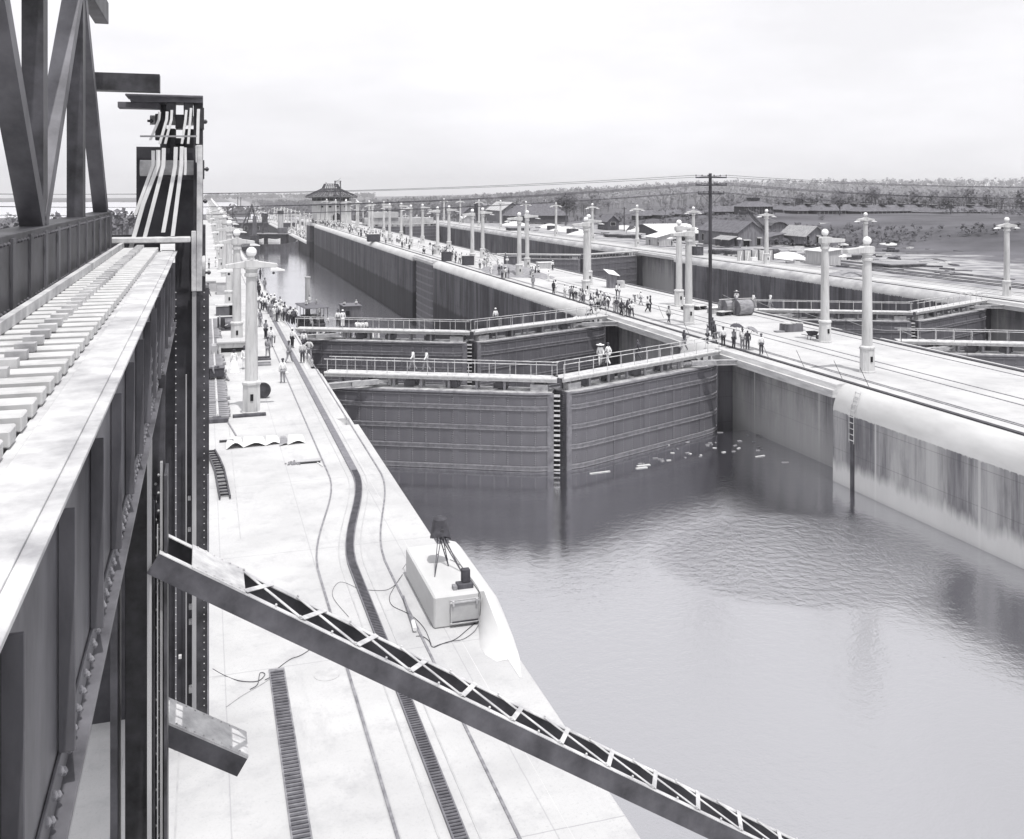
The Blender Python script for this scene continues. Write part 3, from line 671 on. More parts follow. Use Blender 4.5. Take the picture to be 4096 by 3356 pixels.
mb = MB(); rect(mb, 828, 836, 1900, 2960, YT+.2, .1); rect(mb, 700, 706, 1700, 2960, YT+.2, .1); mb.build('edge_angle', mat('edge_angle_steel', .2, .5, .2, 2), br)
mb = MB()
for i in range(60):
    for px in (816, 703):
        a = FY(px, 1170+i*28, YT+.28 if px > 800 else YT+.2); mb.sph(a, .016, 6, 4)
mb.build('rivets', M_lite, br)
for (px, py, w_, h_) in ((757, 1995, 12, 14), (757, 2120, 12, 14), (760, 2360, 14, 18), (762, 2430, 14, 18), (762, 2490, 14, 18), (762, 2760, 14, 26), (720, 2630, 12, 12), (620, 1290, 26, 10)):
    mb = MB(); rect(mb, px-w_/2, px+w_/2, py-h_/2, py+h_/2, YT+.7, .1); mb.build('splice_plate', M_lite, br)
# plate girder running back along the wall toward the viewer
GXE = -.65; ZT, ZB = 12.2, 10.5
mb = MB(); mb.bx(GXE-.12, GXE-.10, 1.5, 25.2, ZB, ZT); mb.build('girder_web', mat('girder_paint', .11, .5, .4, 1.5, stretch=(1,.8,.35), det=10), br)
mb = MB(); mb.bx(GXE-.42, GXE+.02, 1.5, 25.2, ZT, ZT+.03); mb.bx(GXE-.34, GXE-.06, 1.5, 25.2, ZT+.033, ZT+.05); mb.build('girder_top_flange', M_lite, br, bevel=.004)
mb = MB(); mb.bx(GXE-.09, GXE+.0, 1.5, 25.2, ZT-.022, ZT-.002); mb.bx(GXE-.097, GXE-.078, 1.5, 25.2, ZT-.2, ZT-.03); mb.bx(GXE-.097, GXE-.078, 1.5, 25.2, ZB+.03, ZB+.2); mb.bx(GXE-.3, GXE+.0, 1.5, 25.2, ZB-.03, ZB+.0)
for i in range(15): mb.bx(GXE-.095, GXE-.01, 2.6+i*1.55, 2.62+i*1.55, ZB+.2, ZT-.2); mb.bx(GXE-.097, GXE-.085, 2.64+i*1.55, 2.74+i*1.55, ZB+.2, ZT-.2)
mb.bx(GXE-.094, GXE-.07, 14.6, 17.8, 10.5, 11.45)
mb.build('flange_angles', mat('girder_paint', .19), br, bevel=.004)
mb = MB()
for i in range(106):
    y = 1.8+i*.22
    for z in (ZT-.07, ZT-.15, ZB+.07, ZB+.15): mb.lathe([(.021,0),(.016,.012),(.0005,.018)], (0,0,0), 7) if False else mb.sph((GXE-.078, y+(.08 if z in (ZT-.15, ZB+.15) else 0), z), .027, 7, 4)
for i in range(15):
    for k in range(8): mb.sph((GXE-.085, 2.69+i*1.55, ZB+.3+k*.155), .019, 6, 4)
for i in range(20):
    for k in range(5): mb.sph((GXE-.07, 14.7+i*.155, ZB+.1+k*.17), .02, 6, 4)
mb.build('girder_rivets', mat('rivet_paint', .22, .45, .1, 2), br, smooth=True)
mb = MB()
for i in range(60): y = 2+i*.385; mb.box((-1.55, y, ZT+.09), (1.0, .20, .10), rz=random.uniform(-.004, .004))
mb.build('cross_ties', M_wlite, br, bevel=.01)
mb = MB(); mb.bx(-2.2, -.9, 1.5, 25, ZT-.14, ZT-.1); mb.build('bottom_planking', M_steel, br)
mb = MB()
for i in range(56): mb.box((-1.45, 2.2+i*.41, ZT+.17), (.16, .12, .07))
mb.bx(-1.9, -1.82, 1.5, 25, ZT+.145, ZT+.26)
mb.build('guard_rail', M_lite, br)
mb = MB(); rect(mb, 440, 762, 950, 972, YT-.2, .5); mb.build('end_floor_beam', M_lite, br, bevel=.02)
mb = MB(); mb.bar(FY(560, 545, YT-.4), FY(788, 545, YT-.4), .04, .04); mb.build('hand_rod', mat('rod_steel', .3, .5), br)
# the far truss of the bridge, left of the planked deck
mb = MB(); mb.bx(-2.5,-2.1,1.0,24.8,11.4,13.2); mb.bx(-2.45,-2.15,1.0,24.8,17.6,18.1); mb.build('truss_chord', M_steel, br, bevel=.01)
for k in range(5):
    y = 1.2+k*4.7; mb = MB(); mb.bx(-2.44,-2.16,y-.2,y+.2,13.2,17.6); mb.build('truss_post', M_steel, br)
    mb = MB(); mb.bar((-2.3,y,13.2) if k % 2 else (-2.3,y,17.6),(-2.3,y+4.6,17.6) if k % 2 else (-2.3,y+4.6,13.2),.28,.3,up=(1,0,0)); mb.build('truss_diagonal', M_steel2, br)
mb = MB()
for k in range(20): mb.bx(-2.12,-2.07,1.3+k*1.22,1.5+k*1.22,12.2,13.15)
for k in range(110):
    for z in (12.35, 13.1): mb.sph((-2.09, 1.2+k*.21, z), .025, 6, 4)
mb.build('chord_rivets', M_steel2, br)
mb = MB(); mb.bx(-2.5,-1.0,24.2,24.7,16.0,16.4); mb.build('portal_beam', M_steel, br)
# nearer post, standing on the wall
YP = 16.3
mb = MB(); rect(mb, 500, 660, 1500, 3500, YP+.5, .08); rect(mb, 655, 668, 1900, 3500, YP-.1, .7); rect(mb, 612, 620, 2000, 3500, YP, .3); rect(mb, 440, 470, 1500, 3500, YP-.1, .7)
mb.build('near_post', M_steel, br, bevel=.006)
mb = MB(); rect(mb, 588, 606, 1750, 3500, YP-.15, .2); rect(mb, 640, 650, 1850, 3500, YP-.02, .1); rect(mb, 628, 632, 2100, 3500, YP-.1, .05); mb.build('post_flange', mat('flange_light', .3), br)
mb = MB()
for i in range(46):
    a = FY(622 if i % 2 else 634, 1900+i*36, YP+.46); mb.sph(a, .024, 7, 5)
mb.build('post_rivets', M_lite, br, smooth=True)
# the laced strut
S0 = Vector((-.75, YP-.2, 7.95)); sl_ = -.62; dv = Vector((1, 0, sl_)).normalized(); up_ = Vector((-sl_, 0, 1)).normalized(); Ls = 16.2
def SP(s, y, h): return S0+dv*s+Vector((0, y, 0))+up_*h
mb = MB()
def sbar(mb, s0, s1, y0, y1, h0, h1):
    vs = [SP(s, y, h) for s in (s0, s1) for y in (y0, y1) for h in (h0, h1)]
    mb.add(vs, [(0,1,3,2),(4,6,7,5),(0,4,5,1),(2,3,7,6),(0,2,6,4),(1,5,7,3)])
sbar(mb, 0, Ls, 0, .02, -.17, .15); sbar(mb, 0, Ls, 1.0, 1.02, -.17, .15); sbar(mb, 0, Ls, 0, .1, -.19, -.17); sbar(mb, 0, Ls, .92, 1.02, -.19, -.17)
stt = mb.build('strut_channels', mat('strut_paint', .08, .55, .32, 1.6, det=10), br)
mb = MB(); sbar(mb, 0, Ls, -.005, .12, .15, .165); sbar(mb, 0, Ls, .90, 1.025, .15, .165); mb.build('strut_flanges', M_lite, stt)
mb = MB(); s = 1.5; k = 0
sbar(mb, .55, 1.5, .0, 1.02, .167, .185)
while s < Ls-1:
    for (ya, yb, sa, sb, hh) in ((.95, .06, s, s+1.05, .18), (.06, .95, s, s+.55, .19)):
        A, B = SP(sa, ya, hh), SP(sb, yb, hh); mb.bar(A, B, .085, .012, up=up_)
    s += 1.05
mb.build('lacing_bars', M_lite, stt)
mb = MB()
for i in range(6):
    for y in (.06, .96): mb.sph(SP(.64+i*.15, y, .19), .02, 7, 4)
s = 1.5
while s < Ls-1:
    for y, q in ((.95, 0), (.06, .55), (.06, 1.0)): mb.sph(SP(s+q, y, .2), .022, 7, 4)
    s += 1.05
mb.build('strut_rivets', M_lite, stt, smooth=True)
mb = MB(); 
for y in (.25, .5, .75): sbar(mb, 0, Ls, y-.02, y+.02, -.188, -.176)
s = .5
while s < Ls: sbar(mb, s, s+.12, .1, .92, -.2, -.19); s += 1.05
mb.build('bottom_lacing', M_steel, stt)
# a second laced strut lower down, running parallel to the first
S0 = FY(560, 2920, 17.0)+Vector((0,.2,0)); Ls = 1.9
mb = MB(); sbar(mb, 0, Ls, 0, .02, -.17, .15); sbar(mb, 0, Ls, .8, .82, -.17, .15); st2 = mb.build('strut_channels', mat('strut_paint', .085), br)
mb = MB(); sbar(mb, 0, Ls, -.005, .12, .15, .165); sbar(mb, 0, Ls, .72, .825, .15, .165); sbar(mb, 0, 1.9, .0, .82, .167, .185); s = 2.1
while s < Ls-1:
    for (ya, yb, sa, sb, hh) in ((.76, .06, s, s+1.05, .18), (.06, .76, s, s+.55, .19)): mb.bar(SP(sa, ya, hh), SP(sb, yb, hh), .085, .012, up=up_)
    s += 1.05
mb.build('strut_flanges', M_lite, st2)
mb = MB()
for i in range(10):
    for y in (.06, .76): mb.sph(SP(.2+i*.17, y, .19), .02, 7, 4)
mb.build('strut_rivets', M_lite, st2)

# ================= ON THE WEST WALL =================
# raised concrete block with the photographer's outfit
mb = MB()
mb.bx(6.83, 8.3, 29.9, 34.4, 0, 1.0); blk = mb.build('concrete_block', M_cope, None, bevel=.05); tag(blk, 'low white concrete block at the wall edge carrying a draped camera', 'concrete block')
mb = MB()
mb.bx(8.303, 8.45, 29.9, 34.3, 0, 1.0)
SEC = [(29.9,8.25,1.0),(29.2,8.1,.78),(28.4,7.9,.54),(27.8,7.9,.2),(27.3,8.1,.02)]
vs = []
for y, xf, h in SEC: vs += [(xf,y,.0),((xf+8.45)/2,y,h*.62),(8.45,y,h),(8.45,y,-.1)]
mb.add(vs, [(i*4+k, i*4+(k+1)%4, i*4+4+(k+1)%4, i*4+4+k) for i in range(4) for k in range(4)]+[(0,1,2,3),(16,17,18,19)])
mb.add([(8.303,34.3,0),(8.45,34.3,0),(8.45,34.9,0),(8.303,34.3,1.),(8.45,34.3,1.)],[(0,3,4,1),(3,0,2),(4,3,2),(1,4,2),(0,1,2)])
pr = [(8.45,0),(8.45,1.0),(8.7,.93),(8.9,.72),(9.0,.3),(8.95,-.5),(8.6,-.9),(8.45,-.9)]
mb.prism(pr, 30.0, 34.6, 'y'); 
n_ = len(pr); rows_ = []
for y, f, dx in ((30.0,1,0),(29.2,.78,.02),(28.4,.54,.06),(27.8,.2,.12),(27.3,.01,.2),(26.2,.01,.6)): rows_.append([(x if x < 8.5 else max(8.5, x-dx), y, z*f if z > 0 else z) for x, z in pr])
vs = [p for r_ in rows_ for p in r_]; mb.add(vs, [(j*n_+i, j*n_+(i+1) % n_, (j+1)*n_+(i+1) % n_, (j+1)*n_+i) for j in range(5) for i in range(n_)]+[tuple(range(5*n_, 6*n_))])
mb.build('rounded_edge', M_cope, blk, smooth=True)
mb = MB(); mb.bx(7.35, 8.28, 29.83, 29.9, .12, .84); fr_ = mb.build('hatch_panel', mat('hatch_grey', .36, .7, .08, 2), blk)
mb = MB(); mb.bx(7.33, 8.3, 29.79, 29.83, .76, .80); mb.bx(7.33, 8.3, 29.79, 29.83, .12, .15); mb.bx(7.4, 7.46, 29.77, 29.83, .68, .84); mb.bx(8.16, 8.22, 29.77, 29.83, .68, .84); mb.build('hatch_bar', M_lite, fr_)
mb = MB(); mb.bx(7.4, 8.23, 29.80, 29.83, .15, .19); mb.build('hatch_slot', M_steel, fr_)
tri = thing('tripod_camera', 'camera on a wooden tripod under a black cloth, standing on the white block', 'camera', (7.55, 32.2, 1.0))
feet = [G(1739, 2308, 1)-Vector((7.55,32.2,1)), G(1794, 2265, 1)-Vector((7.55,32.2,1)), G(1846, 2287, 1)-Vector((7.55,32.2,1))]
hd = Vector((.12, .45, 1.02))
for f in feet:
    mb = MB(); f.z = 0
    for dx in (-.03, .03): mb.bar(f, hd+Vector((dx*2.2, 0, 0)), .025, .03)
    mb.bar(f.lerp(hd, .5)-Vector((.03,0,0)), f.lerp(hd, .5)+Vector((.03,0,0)), .02, .02); mb.build('leg', M_wdark, tri)
mb = MB(); mb.box(hd+Vector((0,0,.17)), (.34, .4, .3)); mb.cyl(hd+Vector((0,-.2,.14)), hd+Vector((0,-.33,.14)), .07, n=12); mb.box(hd+Vector((0,0,0)), (.2, .25, .05)); mb.build('camera_body', M_steel, tri, bevel=.01)
mb = MB(); vs = []; nseg = 18
for j, (r, z) in enumerate([(.02,.60),(.14,.585),(.22,.52),(.245,.38),(.27,.2),(.31,.02),(.35,-.12)]):
    for i in range(nseg):
        t_ = 2*PI*i/nseg; rr = r*(1+.10*math.sin(3*t_+j*.4)*(j/6)+.06*math.sin(7*t_)*(j/6)); zz = z-(.12 if j > 4 else 0)*max(0, math.cos(t_-.4)) + (.14 if j > 4 else 0)*max(0, -math.sin(t_))
        vs.append((hd.x+rr*1.05*math.cos(t_), hd.y+rr*1.1*math.sin(t_), hd.z+zz-.05))
mb.add(vs, [(j*nseg+i, j*nseg+(i+1)%nseg, (j+1)*nseg+(i+1)%nseg, (j+1)*nseg+i) for j in range(6) for i in range(nseg)]+[tuple(range(nseg))]); mb.build('focusing_cloth', M_cloth, tri, smooth=True)
c = thing('camera_case', 'dark open case standing on end on the white block', 'case', G(1850, 2352, 1))
mb = MB(); mb.bx(-.0,.26,0,.22,.16,.56); mb.build('case_body', M_cloth, c, bevel=.01); mb = MB(); mb.bx(-.18,.34,-.1,.22,.0,.15); mb.build('case_lid', M_wdark, c, bevel=.01)
mb = MB(); mb.bx(-.33,-.19,-.12,.1,.0,.13); o = mb.build('small_box', M_wood, None, bevel=.01); tag(o, 'small grey box beside the camera case', 'box'); o.location = G(1850, 2352, 1)
def cable(pts, r, label, z=.02, m=None):
    P = [p if isinstance(p, Vector) else G(p[0], p[1], (p[2] if len(p) > 2 else 0))+Vector((0,0,z)) for p in pts]
    out = []
    for i in range(len(P)-1):
        p0, p1, p2, p3 = P[max(i-1,0)], P[i], P[i+1], P[min(i+2,len(P)-1)]
        for k in range(6):
            t_ = k/6; out.append(.5*((2*p1)+(p2-p0)*t_+(2*p0-5*p1+4*p2-p3)*t_*t_+(3*p1-p0-3*p2+p3)*t_**3))
    out.append(P[-1]); o = MB().tube(out, r, 6).build('cable', m or M_cloth, None); tag(o, label, 'cable'); return o
cable([(1646,2236,.9),(1612,2275),(1590,2330),(1545,2362),(1470,2362)], .008, 'thin cable trailing from the block across the rack rail')
cable([(1610,2300),(1580,2345),(1558,2390),(1570,2425),(1620,2450),(1660,2475),(1700,2520),(1725,2580)], .009, 'cable looping on the deck left of the white block')
cable([(1664,2547),(1690,2548),(1715,2565),(1730,2590),(1760,2580),(1820,2560),(1870,2520),(1905,2490)], .010, 'dark cable curling in front of the white block')
cable([(1736,2592),(1790,2570),(1850,2560),(1895,2530),(1915,2500)], .008, 'second dark cable curling in front of the white block')
cable([(1800,2240,1),(1840,2262,1),(1880,2310,1),(1918,2370,1),(1922,2430,.6),(1918,2480,.1)], .008, 'thin cable hanging over the edge of the block past the hatch')
cable([(851,2678,.3),(900,2705),(960,2726),(1030,2727),(1060,2700),(1040,2695),(1030,2740),(1000,2760)], .010, 'tangled cable at the foot of the bridge tower')
cable([(1060,2722),(1090,2705),(1107,2680),(1160,2640),(1200,2625),(1240,2600),(1264,2575)], .009, 'single cable running from the slotted rack to the strut')
cable([(905,2830),(960,2790),(1010,2760),(1060,2730),(1100,2700)], .008, 'loose rope end lying left of the slotted rack', m=M_rope)
cable([(1395,2470),(1330,2385),(1360,2330),(1440,2360)], .006, 'fine wire lying across the deck beside the rack')
o = MB().cyl(G(1614, 2397)+Vector((0,0,.1)), G(1658, 2530)+Vector((0,0,.1)), .035, n=8).build('iron_pipe', M_line, None); tag(o, 'iron pipe lying on the deck beside the white block', 'pipe')
MB().cyl((0,0,0),(0,0,1),.01) 
o = MB().cyl(G(1652, 2500)+Vector((0,0,.11)), G(1660, 2532)+Vector((0,0,.11)), .065, n=10).build('pipe_coupling', M_canv, None); tag(o, 'white coupling at the near end of the iron pipe', 'pipe fitting')
# track on ties
trk = thing('tie_track', 'unfinished track of rough wooden ties along the left of the west wall', 'railway track', (0,0,0))
tie0 = None; rr = random.Random(3)
for i in range(84):
    y = 61.2+i*.56; mb = MB()
    if i < 6:
        hw = 1.55+rr.uniform(-.1,.1); mb.box((0,0,.11), (2*hw, .3, .2)); o = mb.build('tie', M_wood, trk, bevel=.02); TIES = globals().setdefault('TIES', []); TIES.append(o)
    else: o = TIES[i % 6].copy(); sc.collection.objects.link(o); o.parent = trk
    o.location = (-.1+rr.uniform(-.12,.12), y, .0); o.rotation_euler = (0,0,rr.uniform(-.05,.05))
for x in (-.75, .75):
    mb = MB(); mb.bx(x-.035, x+.035, 61, 108, .22, .34); mb.bx(x-.07, x+.07, 61, 108, .205, .225); mb.build('rail', M_lite if x > 0 else M_line, trk)
mb = MB(); mb.box((0,0,.12), (2.9,.3,.25)); mb.box((.8,.45,.12),(.5,.6,.22)); o = mb.build('timber_baulk', M_wdark, None, bevel=.02); o.location = (-.1, 60.3, 0); tag(o, 'dark timber baulk lying across the near end of the tie track', 'timber')
def curved_rack(pts, wd, name, label, m, teeth=None):
    mb = MB()
    for i in range(len(pts)-1): mb.bar(pts[i], pts[i+1], wd, .05)
    o = mb.build(name, m, None); tag(o, label, 'rack rail'); return o
pts = [G(882, 1618), G(905, 1680), G(944, 1744)]; curved_rack([p+Vector((0,0,.03)) for p in pts], .07, 'loose_rail', 'loose curved rail lying beyond the end of the tie track', M_line)
pr_ = thing('curved_trestle', 'dark curved rack frame lying at the foot of the tower, white objects in it', 'rack frame', (0,0,0))
ctr = [G(842, 1812), G(862, 1850), G(878, 1890), G(890, 1950), G(900, 2000)]
mb = MB()
for i in range(4):
    for q in (-.22, .22): mb.bar(ctr[i]+Vector((q,0,.12)), ctr[i+1]+Vector((q,0,.12)), .07, .14)
mb.build('side_rails', M_steel, pr_); mb = MB()
for i in range(4):
    for k in range(4): p = ctr[i].lerp(ctr[i+1], k/4); mb.box((p.x, p.y, .1), (.5, .08, .09))
mb.build('rungs', M_steel, pr_)
# rail line by the tower foot and stained gutter
# canvas sheets
for i, (px0, px1, pyt, pyb, lft) in enumerate(((905,975,1752,1800,.28),(972,1065,1748,1792,.18),(1062,1122,1744,1784,.12),(1118,1156,1746,1786,.06),(1150,1222,1740,1781,.14))):
    a, b, c_, d_ = G(px0, pyb), G(px1, pyb-8), G(px1-12, pyt), G(px0+4, pyt); mb = MB(); n_ = 6; vs = []
    for j in range(n_+1):
        for k in range(n_+1):
            p = a.lerp(b, k/n_).lerp(d_.lerp(c_, k/n_), j/n_); z = .03+lft*max(0, math.sin(PI*k/n_+.4*j))*(1-j/n_)**1.2+.02*math.sin(5*k+j); vs.append((p.x, p.y, z))
    fs = [(j*(n_+1)+k, j*(n_+1)+k+1, (j+1)*(n_+1)+k+1, (j+1)*(n_+1)+k) for j in range(n_) for k in range(n_)]; m2 = len(vs)
    vs += [(x, y, z-.015) for x, y, z in vs]; fs += [tuple(q+m2 for q in f[::-1]) for f in fs]
    o = mb.add(vs, fs).build('canvas_sheet', M_canv if i != 3 else M_wood, None, smooth=True, recalc=False)
    tag(o, ['white canvas sheet with a raised dark corner, leftmost of the row of sheets', 'second white sheet from the left in the row on the deck', 'middle white sheet of the row lying on the deck', 'narrow grey board between the white sheets', 'rightmost white sheet of the row, nearest the rail'][i], 'sheet' if i != 3 else 'board', 'sheets laid out in a row on the deck')
mb = MB(); mb.box((0,0,.06), (.75,.15,.1)); o = mb.build('wooden_block', M_steel, None); o.location = G(906, 1768); tag(o, 'short dark timber left of the canvas sheets', 'timber')
ht = thing('deck_hatch', 'open dark hatch slot with rubble at its left end on the west wall', 'hatch', G(1232, 1852))
mb = MB(); mb.bx(-.55,.6,-.12,.12,.005,.02); mb.build('opening', M_black, ht); mb = MB(); mb.bx(-.6,.66,.1,.5,.02,.07); mb.build('cover', M_conc2, ht, bevel=.01)
mb = MB(); rr = random.Random(5)
for i in range(46): a = rr.random(); mb.sph((-.75+rr.gauss(0,.2), .1+rr.gauss(0,.14), .02), rr.uniform(.02,.07), 6, 4)
mb.build('rubble', M_wood, ht)
mb = MB(); mb.bar((.45,-.1,.03), (.62,-.9,.03), .05, .03); mb.build('batten', M_wlite, ht)
# planks and reel at the nearest lamp
for (dy, lb) in ((0, 'nearer of two dark planks lying before the nearest lamp pedestal'), (.25, 'farther of two dark planks lying before the nearest lamp pedestal')):
    mb = MB(); mb.box((0,0,.08), (1.95,.16,.13), rz=.03); o = mb.build('plank', M_wdark, None, bevel=.01); o.location = G(998, 1667)+Vector((0,dy,0)); tag(o, lb, 'plank', 'planks at the nearest lamp')
def reel(name, label, loc, r, wd, rz, m1, m2, grp=None):
    t_ = thing(name, label, 'reel', loc, rz, grp)
    for s_ in (-1, 1):
        mb = MB(); mb.cyl((s_*wd/2-.04, 0, r), (s_*wd/2+.04, 0, r), r, n=28); mb.cyl((s_*wd/2-.06, 0, r), (s_*wd/2+.06, 0, r), r*.14, n=10); mb.build('flange', m1, t_)
    mb = MB(); mb.cyl((-wd/2, 0, r), (wd/2, 0, r), r*.86, n=24); mb.build('drum', m2, t_); return t_
reel('cable_reel', 'black reel standing on edge behind the nearest lamp pedestal', G(1052, 1592), .5, .25, PI/2-.15, M_steel, M_steel)
for i, (px, py) in enumerate(((1050,1462),(1050,1451))):
    mb = MB(); mb.box((0,0,.08+.2*i), (1.3,.4,.12)); mb.box((0,.3,.2+.2*i), (1.2,.3,.1)); o = mb.build('plank_stack', M_wdark if i else M_wood, None); o.location = G(px, py); tag(o, ['lower grey planks right of the nearest lamp shaft', 'upper dark planks right of the nearest lamp shaft'][i], 'plank')
hut = thing('concrete_box', 'white concrete box with a dark slot, beyond the woman in white', 'concrete box', G(936, 1428)+Vector((0,.6,0)))
mb = MB(); mb.bx(-1.2,1.2,0,1.8,0,.28); mb.bx(-1.2,-1.02,0,1.8,.28,1.05); mb.bx(1.02,1.2,0,1.8,.28,1.05); mb.bx(-1.2,1.2,.1,1.8,.66,1.05); mb.build('body', M_lamp, hut, bevel=.02)
mb = MB(); mb.bx(-1.35,1.35,-.1,1.95,1.05,1.2); mb.build('lid', M_conc, hut, bevel=.02); mb = MB(); mb.bx(-1.02,1.02,.08,.1,.285,.65); mb.build('slot', M_black, hut)
mb = MB(); mb.bx(-1.75,-1.3,.0,1.3,0,.9); mb.bx(1.35,1.75,.3,1.5,0,.75); mb.build('side_blocks', M_conc2, hut, bevel=.02)
wn = thing('hoist_engine', 'small hoisting engine with gear drum beside the second lamp', 'engine', G(908, 1320))
mb = MB(); mb.cyl((-.2,0,.65),(.9,0,.65),.5,n=20); mb.build('drum', M_steel2, wn); mb = MB(); mb.cyl((-.75,-.1,.75),(-.62,-.1,.75),.75,n=24); mb.cyl((.95,0,.65),(1.05,0,.65),.6,n=20); mb.build('gear', M_wood, wn)
mb = MB(); mb.bx(-1,1.3,-.5,.6,0,.18); mb.bx(-.9,1.2,.4,.9,.18,1.2); mb.build('frame', M_wdark, wn); mb = MB(); mb.bar((-.2,-.6,.5),(1.5,.4,1.3),.1,.06); mb.build('lever', M_lite, wn)
bxs = thing('tool_chest', 'open dark chest standing beyond the hoist engine', 'chest', G(906, 1262)); mb = MB(); mb.bx(-1.1,.3,0,1,.0,.9); mb.build('chest', M_steel2, bxs); mb = MB(); mb.bx(.3,.9,0,.9,0,1.1); mb.build('side_box', M_black, bxs); mb = MB(); mb.bx(-1.2,1.,-.1,1.1,1.1,1.18); mb.build('cover', M_lite, bxs)
hc = thing('hand_car', 'dark hand car box on the tie track with a man crouching at it', 'hand car', G(850, 1528)+Vector((0,0,.3)))
mb = MB(); mb.bx(-.2,.8,-.4,.6,.1,.72); mb.build('box', M_cloth, hc, bevel=.03); mb = MB(); mb.bx(-.25,.85,-.45,.65,.72,.78); mb.build('lid', M_steel2, hc)
for s_ in (-.2, .4): mb = MB(); mb.cyl((.8,s_,.12),(.9,s_,.12),.15,n=12); mb.build('wheel', M_steel, hc)
mb = MB(); mb.bx(-.06,.06,0,5.,0,.12); o = mb.build('timber_beam', M_wood, None); o.location = G(915, 1525); o.rotation_euler = (0,0,.09); tag(o, 'long thin timber lying right of the tie track', 'timber')
# low parapet buildings far up the west wall
for i, (px, py, w_, d_, h_) in enumerate(((690+176,1165,3.,6,1.3),(905,1178,2.4,3,1.5))):
    t_ = thing('pump_box', ['long low white housing on the west wall beyond the tracks', 'white square housing beside the third lamp of the west wall'][i], 'housing', G(px, py))
    mb = MB(); mb.bx(-w_/2,w_/2,0,d_,0,h_); mb.build('walls', M_conc2, t_, bevel=.03); mb = MB(); mb.bx(-w_/2-.1,w_/2+.1,-.1,d_+.1,h_,h_+.15); mb.build('slab', M_conc, t_, bevel=.02); mb = MB(); mb.bx(.1,.5,-.02,.0,.3,h_-.3); mb.build('opening', M_black, t_)

# ================= ON THE CENTRE WALL =================
pole = thing('telegraph_pole', 'tall dark telegraph pole with three cross arms standing on the centre wall', 'telegraph pole', G(2841, 1322))
mb = MB(); mb.lathe([(.19,0),(.18,3),(.15,15.35)], n=12); mb.build('shaft', M_pole, pole, smooth=True)
hz = []
for (z, hw) in ((14.95, 1.55), (14.2, 1.55), (13.35, 1.3)):
    mb = MB(); mb.box((0,-.17,z), (2*hw*.98,.1,.13), rz=-.29); arm = mb.build('cross_arm', M_pole, pole)
    for k in range(6):
        s_ = hw*(-.95+k*.38); mb = MB(); c_ = (s_*math.cos(-.29), -.17+s_*math.sin(-.29)); mb.lathe([(.02,.06),(.02,.14),(.06,.15),(.065,.22),(.03,.27)], (c_[0], c_[1], z), 8); mb.build('insulator', M_steel, arm)
        hz.append((c_[0], c_[1], z+.22))
for s_ in (-1, 1): mb = MB(); mb.bar((s_*.95,-.17-s_*.28,13.3),(0,-.15,12.3),.05,.03); mb.build('brace', M_steel, pole)
pl = pole.location
far = copy_tree(pole); far.location = (-38, 97, -2.0); far['label'] = 'second dark telegraph pole, on the bank left of the west wall'; far['group'] = 'telegraph poles'; pole['group'] = 'telegraph poles'
far2 = copy_tree(pole); far2.location = (112, 78, -.5); far2.rotation_euler = (0,0,.5); far2['label'] = 'third dark telegraph pole, on the east side off to the right'
def wire(a, b, sag, r, label):
    pts = [Vector(a).lerp(Vector(b), i/24)-Vector((0,0,4*sag*(i/24)*(1-i/24))) for i in range(25)]
    o = MB().tube(pts, r, 4).build('telegraph_wire', M_cloth, None); tag(o, label, 'wire', 'telegraph wires crossing the locks'); return o
WN = {0: 'outer left', 5: 'outer right', 7: 'inner left', 9: 'inner right', 11: 'outer right', 13: 'inner left', 15: 'inner right'}
for i in (0, 5, 7, 9, 11, 13, 15):
    p = hz[i]; q_ = 'top' if i < 6 else 'middle' if i < 12 else 'lowest'
    z = p[2]; sg = 1.0 if i < 6 else 1.45 if i < 12 else 1.3
    wire((pl.x+p[0], pl.y+p[1], z), (-38+p[0], 97+p[1], z-2.0+(.6)), sg, .018, f'{WN[i]} wire of the {q_} cross arm running left over the locks')
    wire((pl.x+p[0], pl.y+p[1], z), (112+p[0], 78+p[1], z-.5), 1.3 if i > 5 else .9, .018, f'{WN[i]} wire of the {q_} cross arm running right over the yard')
# cable reels, cart, boxes
rl = thing('roller_pair', 'two big slatted drums side by side with a man sitting on top', 'drum', G(2950, 1262))
for k, (dx, dy) in enumerate(((-.1, .0), (-1.0, 1.3))):
    mb = MB(); mb.cyl((dx-.1,dy,.85),(dx+1.75,dy+.25,.85),.85,n=32); o = mb.build('drum', M_wood, rl, smooth=True)
    for e in (-.13, 1.75): mb = MB(); mb.cyl((dx+e,dy+(.25*(e > 0)),.85),(dx+e+.05,dy+(.25*(e > 0)),.85),.87,n=32); mb.cyl((dx+e-.06,dy+(.25*(e > 0)),.85),(dx+e+.08,dy+(.25*(e > 0)),.85),.12,n=10); mb.build('end_disc', M_steel2, o)
mb = MB(); mb.bar((-1.8,.8,1.72),(3.2,1.5,1.66),.12,.07); mb.build('pole_bar', M_wlite, rl)
dbx = thing('mixing_box', 'dark tray-like box heaped with rags near the right lamp', 'box', G(3165, 1325))
mb = MB(); mb.bx(-1,1,-.5,.5,.0,.08); mb.bx(-1,1,-.5,-.42,.08,.75); mb.bx(-1,1,.42,.5,.08,.75); mb.bx(-1,-.92,-.42,.42,.08,.75); mb.bx(.92,1,-.42,.42,.08,.75); mb.build('box', M_steel2, dbx, bevel=.03)
mb = MB(); rr = random.Random(9)
for i in range(14): mb.box((rr.uniform(-.9,.9), rr.uniform(-.4,.4), .78+rr.uniform(0,.12)), (.7,.25,.05), rz=rr.uniform(-.4,.4))
mb.build('boards', M_wlite, dbx); mb = MB(); mb.bx(-1.9,-.8,-.5,.1,0,.14); mb.bx(.9,1.6,.0,.3,0,.07); mb.build('loose_boards', M_wood, dbx)
